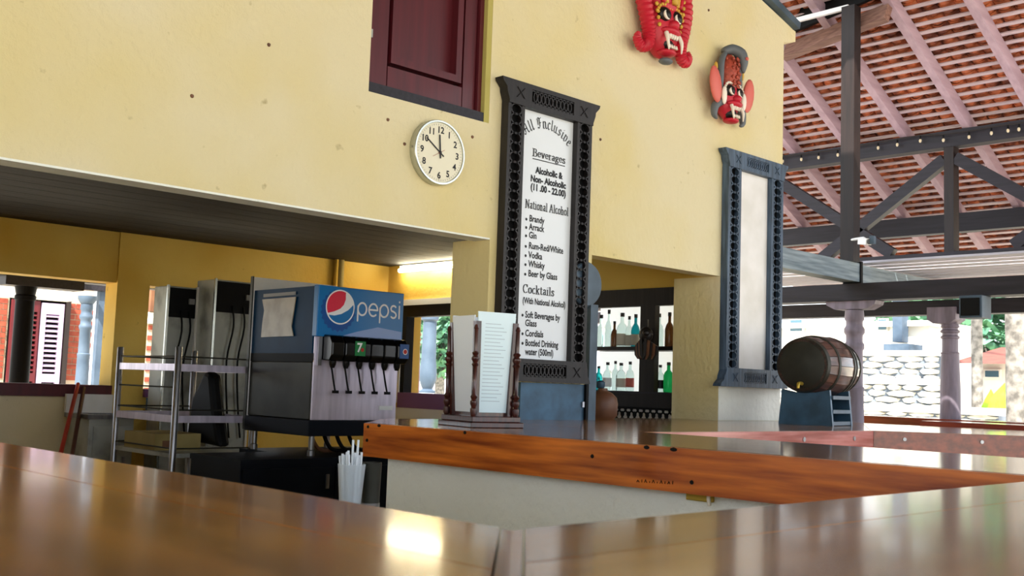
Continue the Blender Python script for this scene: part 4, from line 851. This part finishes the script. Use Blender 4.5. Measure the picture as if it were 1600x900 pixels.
for z in (CT+.004, CT+.075, CT+.16): spr([(.085, z), (.40, z), (.40, z+.022), (.085, z+.022)], -.165, .165).build('shelf', 'bluegrey', t)

# ------------------------------------------------------------------ straws and tumbler on an under-bar shelf
sp = CAM + ray(547, 783)*3.2; zsh = sp.z-.04
t = thing('under_shelf', (2.4, 2.65, zsh), 'low steel work shelf holding the cup of straws', 'shelf')
box((sp.x-.10, sp.y-.30, zsh-.03), (sp.x+.16, sp.y+.06, zsh)).build('shelf_top', 'steeldark', t); 
for x, y in ((sp.x-.08, sp.y-.28), (sp.x+.12, sp.y-.28), (sp.x-.08, sp.y+.02), (sp.x+.12, sp.y+.02)): box((x, y, 0), (x+.03, y+.03, zsh-.03)).build('leg', 'steel', t)
cxs, cys = sp.x, sp.y
t = thing('straw_cup', (cxs, cys, zsh), 'clear plastic cup full of white straws behind the bar counter', 'cup')
MB().lathe([(.03, 0), (.042, .15), (.040, .15), (.028, .004), (.001, .004)], (cxs, cys, zsh), n=20).build('cup_body', 'glass', t, 'auto')
for k in range(22):
    a = k*2.4; r = .024*math.sqrt((k+.5)/22); h = .165+.02*random.random()
    if k in (3, 8): h = .215
    d = V(math.cos(a)*r*.5+random.uniform(-.012, .004), math.sin(a)*r*.5+random.uniform(-.006, .006), h)
    p = V(cxs+math.cos(a)*r, cys+math.sin(a)*r, zsh+.006)
    tag(MB().tube([p, p+d], .0036, 7, False).build('straw', 'paper', None, True), 'thin white drinking straw standing in the plastic cup', 'straw', 'straws in the cup')
q = CAM + ray(578.5, 785)*3.25
t = thing('tumbler', (q.x, q.y, zsh), 'dark steel tumbler next to the cup of straws', 'tumbler'); hq = pX(578, 722, q.x).z-zsh
MB().lathe([(.027, 0), (.028, .012), (.027, .016), (.030, hq), (.028, hq), (.025, .01)], (q.x, q.y, zsh), n=22).build('tumbler_body', 'steeldark', t, 'auto'); MB().lathe([(.0285, .02), (.0285, .032)], (q.x, q.y, zsh), n=22).build('band', 'steel', t, 'auto')

# ------------------------------------------------------------------ small fittings under the roof
a = pX(1352, 377, 7.40); t = thing('security_camera', (7.46, a.y, a.z), 'white security camera on the tall timber post', 'camera')
MB().tube([(7.47, 4.02, a.z+.03), (7.43, a.y+.03, a.z+.03), (7.40, a.y+.02, a.z+.01)], .011, 8).build('bracket', 'white', t, True)
m_ = MB().bar(V(7.42, a.y+.05, a.z+.005), V(7.36, a.y-.05, a.z-.012), .05, .05); m_.build('housing', 'white', t, bevel=.006); MB().lathe([(.02, 0), (.02, .006)], V(7.357, a.y-.053, a.z-.012), V(-.5, -.85, -.1), 16).build('lens', 'blackgloss', t)
box((7.355, a.y-.09, a.z-.03), (7.39, a.y-.055, a.z+.03)).build('hood', 'bluegrey', t)
a, b_ = pX(1504, 466, 7.56), pX(1540, 497, 7.56); t = thing('speaker', (7.5, b_.y, b_.z), 'dark box speaker hung under the heavy beam', 'speaker')
box((7.50, b_.y, b_.z), (7.66, a.y, 2.019)).build('case', 'bluegrey', t, bevel=.004); box((7.49, b_.y+.015, b_.z+.015), (7.50, a.y-.015, 2.0)).build('grille', 'black', t)
bl0 = None; cord = [V(9.0, 6.2, 3.55)]
for px, py in ((1223, 252), (1252, 249), (1279, 246), (1309, 242), (1372, 231), (1402, 226), (1438, 220), (1474, 219), (1514, 214), (1549, 208), (1575, 204), (1592, 202)):
    p = pX(px, py, 9.0)
    if bl0 is None:
        bl0 = thing('light_bulb', p, 'small festoon bulb hanging on the cord along the truss chord', 'bulb', 'festoon bulbs'); MB().ell(p, (.012, .012, .018), 10, 6).build('glass_bulb', 'bulb', bl0, True); MB().lathe([(.008, 0), (.008, .03)], p+V(0, 0, .014), n=8).build('socket', 'black', bl0); b0 = p.copy()
    else: copy_thing(bl0, p-b0)
    cord.append(p+V(0, 0, .05))
cord.append(V(9.0, 2.4, 3.55)); tag(MB().tube(cord, .006, 6).build('power_cable', 'rope', None, True), 'thin black festoon cable along the truss chord', 'cable')
# ================================================================== OUTSIDE, LEFT (through the wide back opening)
YO = 16.0
bw = thing('wall_brick', (6, YO, 0), 'pale red brick wall across the yard', kind='structure')
x_l, x_r = pY(-25, 520, YO).x, pY(143, 520, YO).x
box((x_l, YO, -.16), (x_r, YO+.3, 3.6)).build('mortar_bed', 'mortar', bw)
op0, op1 = pY(12, 500, YO).x, pY(103, 500, YO).x; opz = pY(60, 468, YO).z
bmesh0 = None
for r in range(14):
    for lo_, hi_ in ((x_l, op0-.02), (op1+.02, x_r)):
        for k in range(-1, int((hi_-lo_)/.235)+1):
            x = lo_+.235*k+(.117 if r % 2 else 0); z = 1.15+.082*r; xa, xb = max(x, lo_), min(x+.222, hi_)
            if xb-xa < .03: continue
            c0 = V(xa, YO-.012 + random.uniform(-.004, .003), z)
            if xb-xa < .22: o = box((0, 0, 0), (xb-xa, .012, .07)).build('brick', 'brick', bw)
            elif bmesh0 is None: bmesh0 = box((0, 0, 0), (.222, .012, .07)).build('brick', 'brick', bw); o = bmesh0
            else: o = bpy.data.objects.new('brick', bmesh0.data); C.objects.link(o); o.parent = bw
            o.matrix_parent_inverse = pinv(bw) @ Matrix.Translation(c0)
# second piece of brick wall seen through the narrow opening
bw2 = thing('wall_brick_narrow', (6.5, 13, 0), 'red brick wall seen through the narrow back opening', kind='structure')
YN = 13.0; xn0, xn1 = pY(228, 520, YN).x, pY(300, 520, YN).x
box((xn0, YN, -.16), (xn1, YN+.3, 3.2)).build('mortar_bed', 'mortar', bw2)
for r in range(13):
    for k in range(int((xn1-xn0)/.165)):
        x = xn0+.02+.165*k+(.08 if r % 2 else 0); c0 = V(x, YN-.012, 1.05+.066*r)
        if r == 0 and k == 0: b2 = box((0, 0, 0), (.155, .012, .056)).build('brick', 'brick', bw2); o = b2
        else: o = bpy.data.objects.new('brick', b2.data); C.objects.link(o); o.parent = bw2
        o.matrix_parent_inverse = pinv(bw2) @ Matrix.Translation(c0)
box((xn0, YN-.06, 1.92), (xn1, YN-.013, 2.06)).build('white_band', 'housewhite', bw2); box((xn0, YN-.08, 2.07), (xn1, YN-.013, 2.5)).build('brown_band', 'brown', bw2)
# louvred shutters of a tall window
def shutter(xa, xb, y, z0, z1, m, label, ang=0):
    t = thing('louvred_shutter', (xa, y, z0), label, 'shutter')
    wd = xb-xa; M_ = lambda u: V(xa+u*math.cos(ang), y+u*math.sin(ang), 0)
    def bx(u0, u1, za, zb, nm, th=.05): a, b_ = M_(u0), M_(u1); MB().bar(V(a.x, a.y, (za+zb)/2), V(b_.x, b_.y, (za+zb)/2), th, zb-za).build(nm, m, t)
    s_ = wd*.2
    bx(0, s_, z0, z1, 'stile'); bx(wd-s_, wd, z0, z1, 'stile'); zm = z0+(z1-z0)*.24
    for za, zb in ((z0, z0+.06), (zm, zm+.12), (z1-.16, z1)): bx(s_, wd-s_, za, zb, 'rail')
    z = z0+.08
    while z < z1-.2:
        if not zm-.04 < z < zm+.14:
            a, b_ = M_(s_), M_(wd-s_); MB().bar(V(a.x, a.y, z+.02), V(b_.x, b_.y, z+.02), .05, .014, (0, -.6, .8)).build('slat', m, t)
        z += .072
    a, b_ = M_(0), M_(wd); return t
z0s = .2
shutter(pY(36, 520, YO).x, pY(55, 520, YO).x, YO-.10, .75, opz-.03, 'maroon', 'maroon louvred shutter leaf in the brick wall')
mat('lilac', '#b09ab8', .6); shutter(pY(55, 520, YO).x+.02, pY(92, 520, YO).x, YO-.12, .75, opz-.05, 'lilac', 'louvred shutter leaf in the brick wall, its lilac light put into the colour')  # lit leaf: the lilac of the light is its base colour
shutter(pY(11, 520, YO).x, pY(34, 520, YO).x, YO-.10, .75, opz-.03, 'maroon', 'maroon louvred shutter leaf beside the dark column', 0)
t = thing('window_3', (op0, YO, .7), 'dark timber frame around the louvred shutters', kind='structure')
box((pY(94, 520, YO).x, YO-.16, .7), (op1, YO-.013, opz+.06)).build('jamb', 'darkwoodZ', t); box((op0, YO-.16, opz), (op1, YO-.013, opz+.06)).build('head', 'darkwoodY', t); box((op0, YO-.02, .7), (op1, YO-.013, opz)).build('dark_inside', 'black', t)
tag(box((x_l-1, YO-1.2, pY(50, 466, YO-1.2).z), (pY(112, 466, YO-1.2).x, YO-1.0, pY(50, 449, YO-1.2).z)).build('fascia_beam', 'housewhite'), 'white fascia beam in front of the brick wall', kind='structure')
t = thing('porch_roof', (6, YO-.8, 2.6), 'dark porch roof timbers across the yard', kind='structure')
zr_ = pY(50, 446, YO-1.4).z
box((x_l-1, YO-1.5, zr_), (x_r+.6, YO-1.35, zr_+.14)).build('beam', 'darkwoodY', t)
for k in range(6): MB().bar(V(x_l+.7*k, YO-1.9, zr_+.18), V(x_l+.7*k, YO-1.0, zr_+.18), .08, .08).build('joist', 'darkwoodY', t)
pr = thing('porch_eaves', (3, 9, 2.3), 'dark timber eaves just outside the back openings', kind='structure')
MB().bar(V(3, 7.9, 2.50), V(3, 10.6, 2.28), 7, .03).build('deck', 'darkwoodY', pr)
for k in range(9): MB().bar(V(.4+.62*k, 7.9, 2.44), V(.4+.62*k, 10.6, 2.22), .07, .09).build('joist', 'darkwoodY', pr)
box((0, 9.22, pY(30, 433, 9.3).z), (6.4, 9.38, pY(30, 433, 9.3).z+.12)).build('plate', 'darkwoodY', pr)
p = pY(30, 590, 9.3); t = thing('yard_column', (p.x, 9.3, 0), 'dark polished column just outside the wide back opening', 'column'); hz_ = pY(30, 447, 9.3).z; MB().lathe([(.10, 0), (.085, .2), (.075, hz_-.12), (.085, hz_-.11), (.085, hz_-.08), (.075, hz_-.07), (.09, hz_)], (p.x, 9.3, 0), n=24).build('shaft', 'columndark', t, 'auto')
box((p.x-.2, 9.2, pY(30, 447, 9.3).z), (p.x+.45, 9.42, pY(30, 433, 9.3).z)).build('bracket', 'darkwoodY', t)
p = pY(128, 590, 14.0); zc_ = pY(131, 474, 14.0).z; t = column('yard_column', p.x, 14.0, 0, zc_, .08, 'stoneblue', 'blue grey turned column before the brick wall', bulge=False)
MB().lathe([(.085, 0), (.12, .06), (.12, .1)], (p.x, 14.0, zc_), n=20).build('capital', 'stoneblue', t, 'auto')
p = pY(149, 590, 14.6); tag(box((p.x-.04, 14.55, -.16), (p.x+.04, 14.65, pY(149, 455, 14.6).z)).build('yard_post', 'stoneblue'), 'square blue grey post beside the bright yard', 'post')
# ------------------------------------------------------------------ outside the black framed window
p = pX(646, 600, 8.3); tag(MB().lathe([(.075, 0), (.068, .5), (.06, .62), (.075, .64), (.06, .67), (.078, .7), (.06, .73), (.078, .76), (.06, .8), (.07, 1.2)], (8.3, p.y, pX(646, 620, 8.3).z), n=20).build('yard_column', 'columnred', None, 'auto'), 'red brown turned column outside the black framed window', 'column')
p = pX(668, 600, 10.2); z_ = pX(668, 614, 10.2).z; h_ = pX(668, 490, 10.2).z-z_
tag(MB().lathe([(.12, 0), (.12, .03), (.075, .06), (.09, .09), (.13, .2), (.13, .3), (.11, .5), (.10, h_*.9), (.13, h_*.92), (.13, h_*1.0)], (10.2, p.y, z_), n=22).build('yard_column', 'stoneblue', None, 'auto'), 'blue grey bulging column outside the black framed window', 'column')
# ================================================================== OUTSIDE, RIGHT
def stone_wall(name, X, pxa, pxb, yt, yb, rows, sz, label):
    t = thing(name, (X, pX(pxa, yb, X).y, -.2), label, 'stone wall')
    ya, yb_ = pX(pxb, 600, X).y, pX(pxa, 600, X).y; z1, z0 = pX((pxa+pxb)/2, yt, X).z, pX((pxa+pxb)/2, yb, X).z
    box((X, ya, z0-1.2), (X+.5, yb_, z1)).build('core', 'stonejoint', t)
    box((X-.06, ya, z1), (X+.56, yb_, z1+.10)).build('coping', 'housewhite', t)
    hrow = (z1-z0)/rows
    for r in range(rows):
        y = ya+.02
        while y < yb_-.06:
            wd = min(random.uniform(.7, 1.5)*sz, yb_-.01-y); n = 7; cy_, cz_ = y+wd/2, z0+hrow*(r+.5); pts = []
            for k in range(n): a = 2*math.pi*k/n+.3*random.random(); pts.append((cy_+wd*.56*math.cos(a)*random.uniform(.9, 1), cz_+hrow*.60*math.sin(a)*random.uniform(.85, 1.0)))
            m_ = MB(); d = random.uniform(.03, .07); k = n
            m_.add([V(X, *p) for p in pts] + [V(X-d, cy_+(p[0]-cy_)*.82, cz_+(p[1]-cz_)*.86) for p in pts], [tuple(range(n, 2*n))] + [(i, (i+1) % n, n+(i+1) % n, n+i) for i in range(n)]); m_.build('stone', 'stone', t)
            y += wd+.02
    return t
stone_wall('stone_terrace', 19, 1190, 1470, 556, 593, 4, .36, 'upper terrace wall of pale rubble stones')
stone_wall('stone_terrace', 17, 1190, 1478, 599, 636, 4, .34, 'lower terrace wall of pale rubble stones')
stone_wall('stone_terrace', 15, 1190, 1560, 642, 655, 2, .30, 'low kerb of rubble stones at the foot of the terraces')
def house(X, pxa, pxb, yt, label, wins, roof_=None, dep=5):
    t = thing('house', (X, pX(pxb, 600, X).y, -.2), label, 'house'); ya, yb_ = pX(pxb, 600, X).y, pX(pxa, 600, X).y
    zt_ = pX((pxa+pxb)/2, yt, X).z
    box((X, ya, -.3), (X+dep, yb_, zt_)).build('wall', 'housewhite', t)
    for (a, b_, c0, d0) in wins:
        p, q = pX(a, c0, X), pX(b_, d0, X); w_ = box((X-.08, q.y, q.z), (X-.01, p.y, p.z)).build('window', 'housewhite', t); s_ = (p.y-q.y)*.1
        box((X-.10, q.y+s_, q.z+s_), (X-.081, p.y-s_, p.z-s_)).build('pane', 'window_dark', w_)
    if roof_:
        yo = roof_; p0 = [(X-.5, zt_-.05), (X+dep/2, zt_+yo), (X+dep+.5, zt_-.05), (X+dep/2, zt_+yo-.2)]
        MB().prism(p0, lambda u, v: (u, ya-.4, v), (0, yb_-ya+.8, 0)).build('roof', 'roofred', t)
    else: box((X-.15, ya-.1, zt_), (X+dep, yb_+.1, zt_+.12)).build('parapet', 'housewhite', t)
    return t
t = house(23, 1180, 1452, 512, 'pale flat roofed house above the stone terraces', [(1374, 1389, 498, 517), (1236, 1258, 498, 520)], None, 2.5)
a, b_ = pX(1401, 490, 22.8), pX(1416, 535, 22.8); box((22.6, b_.y, b_.z), (22.9, a.y, a.z+.5)).build('blue_downpipe', 'stoneblue', t); a, b_ = pX(1387, 538, 22.5), pX(1427, 549, 22.5); box((22.3, b_.y, b_.z), (22.95, a.y, a.z)).build('blue_canopy', 'stoneblue', t)
house(26, 1458, 1516, 563, 'low white annex with small windows beside the terraces', [(1451, 1468, 572, 588), (1497, 1510, 576, 591)], None, 4)
house(20.6, 1532, 1700, 566, 'white cottage with a red tiled roof under the trees', [(1540, 1566, 577, 592)], .38, 4)
def leaf_cloud(mb, c, r, n, s):
    for _ in range(n):
        while True:
            d = V(random.uniform(-1, 1), random.uniform(-1, 1), random.uniform(-1, 1))
            if .3 < d.length < 1: break
        p = V(c)+V(d.x*r[0], d.y*r[1], d.z*r[2]); a = V(random.uniform(-1, 1), random.uniform(-1, 1), random.uniform(-.6, .6)).normalized(); b_ = a.orthogonal().normalized(); b_.rotate(Matrix.Rotation(random.random()*6, 3, a))
        mb.add([p-a*s, p+b_*s*.45, p+a*s, p-b_*s*.45], [(0, 1, 2, 3)])
def tree(X, px, py, r, label, n=900, s=.28, zt=None):
    c = pX(px, py, X); t = thing('tree', (X, c.y, -.2), label, 'tree', 'trees behind the houses')
    MB().tube([(X, c.y, -.2), (X+.1, c.y+.1, c.z*.5), (X, c.y, c.z)], [.25, .2, .1], 10).build('trunk', 'trunk', t, True)
    for k in range(4): a = k*1.6; MB().tube([(X, c.y, c.z*.6), (X+math.cos(a)*r[0]*.5, c.y+math.sin(a)*r[1]*.5, c.z+.1)], [.1, .04], 8).build('branch', 'trunk', t, True)
    m_ = MB(); leaf_cloud(m_, c, r, n, s); o = m_.build('foliage', 'leaf', t); o['kind'] = 'stuff'
tree(34, 1548, 518, (2.2, 2.6, 2.3), 'dense green tree behind the cottage roof', 2200); tree(46, 1440, 500, (2.2, 2, 1.8), 'pale green tree between the flat roofed house and the column', 1200); tree(29, 1740, 500, (1.5, 1.6, 2.2), 'large green tree beside the palm trunks', 1500); tree(30, 690, 520, (1.8, 1.8, 2), 'green tree seen through the black framed window', 1500)
# palm trunks and a bright plant
for px, X, r, lb in ((1588, 13.5, .115, 'speckled grey palm trunk outside the veranda'), (1527, 18, .09, 'slim pale palm trunk before the cottage')):
    p = pX(px, 650, X); t = thing('palm', (X, p.y, -.2), lb, 'palm'); pts = [(X, p.y, -.2+.35*k) for k in range(27)]; MB().tube(pts, [r*(1.06 if k % 2 else 1) for k in range(27)], 14).build('trunk', 'trunk', t, True)
    for k in range(9): a = k*.7; MB().tube([(X, p.y, 8.9), (X+.9*math.cos(a), p.y+.9*math.sin(a), 9.4), (X+2*math.cos(a), p.y+2*math.sin(a), 8.6)], [.04, .12, .02], 4).build('frond', 'leaf', t)
p = pX(1555, 640, 16.2); t = thing('banana_plant', (16.2, p.y, -.2), 'bright yellow green broad leaved plant in front of the cottage', 'plant')
for px, py, w_ in ((1570, 598, .22), (1548, 608, .16), (1562, 630, .2), (1575, 612, .16), (1540, 622, .14)):
    q = pX(px, py, 16.2); b0_ = V(16.2, p.y, .35); d = q-b0_; sd_ = d.cross(V(1, 0, 0)).normalized()
    MB().prism([(0, 0), (.3, -.6), (.6, -1), (.85, -.6), (1, 0), (.85, .6), (.6, 1), (.3, .6)], lambda u, v: b0_ + d*u + sd_*(v*w_) + V(-.25*u*(1-u), 0, 0), (.02, 0, 0)).build('leaf', 'leafbright', t)
MB().tube([(16.2, p.y, -.2), (16.2, p.y, .6)], .08, 8).build('stem', 'leaf', t, True)
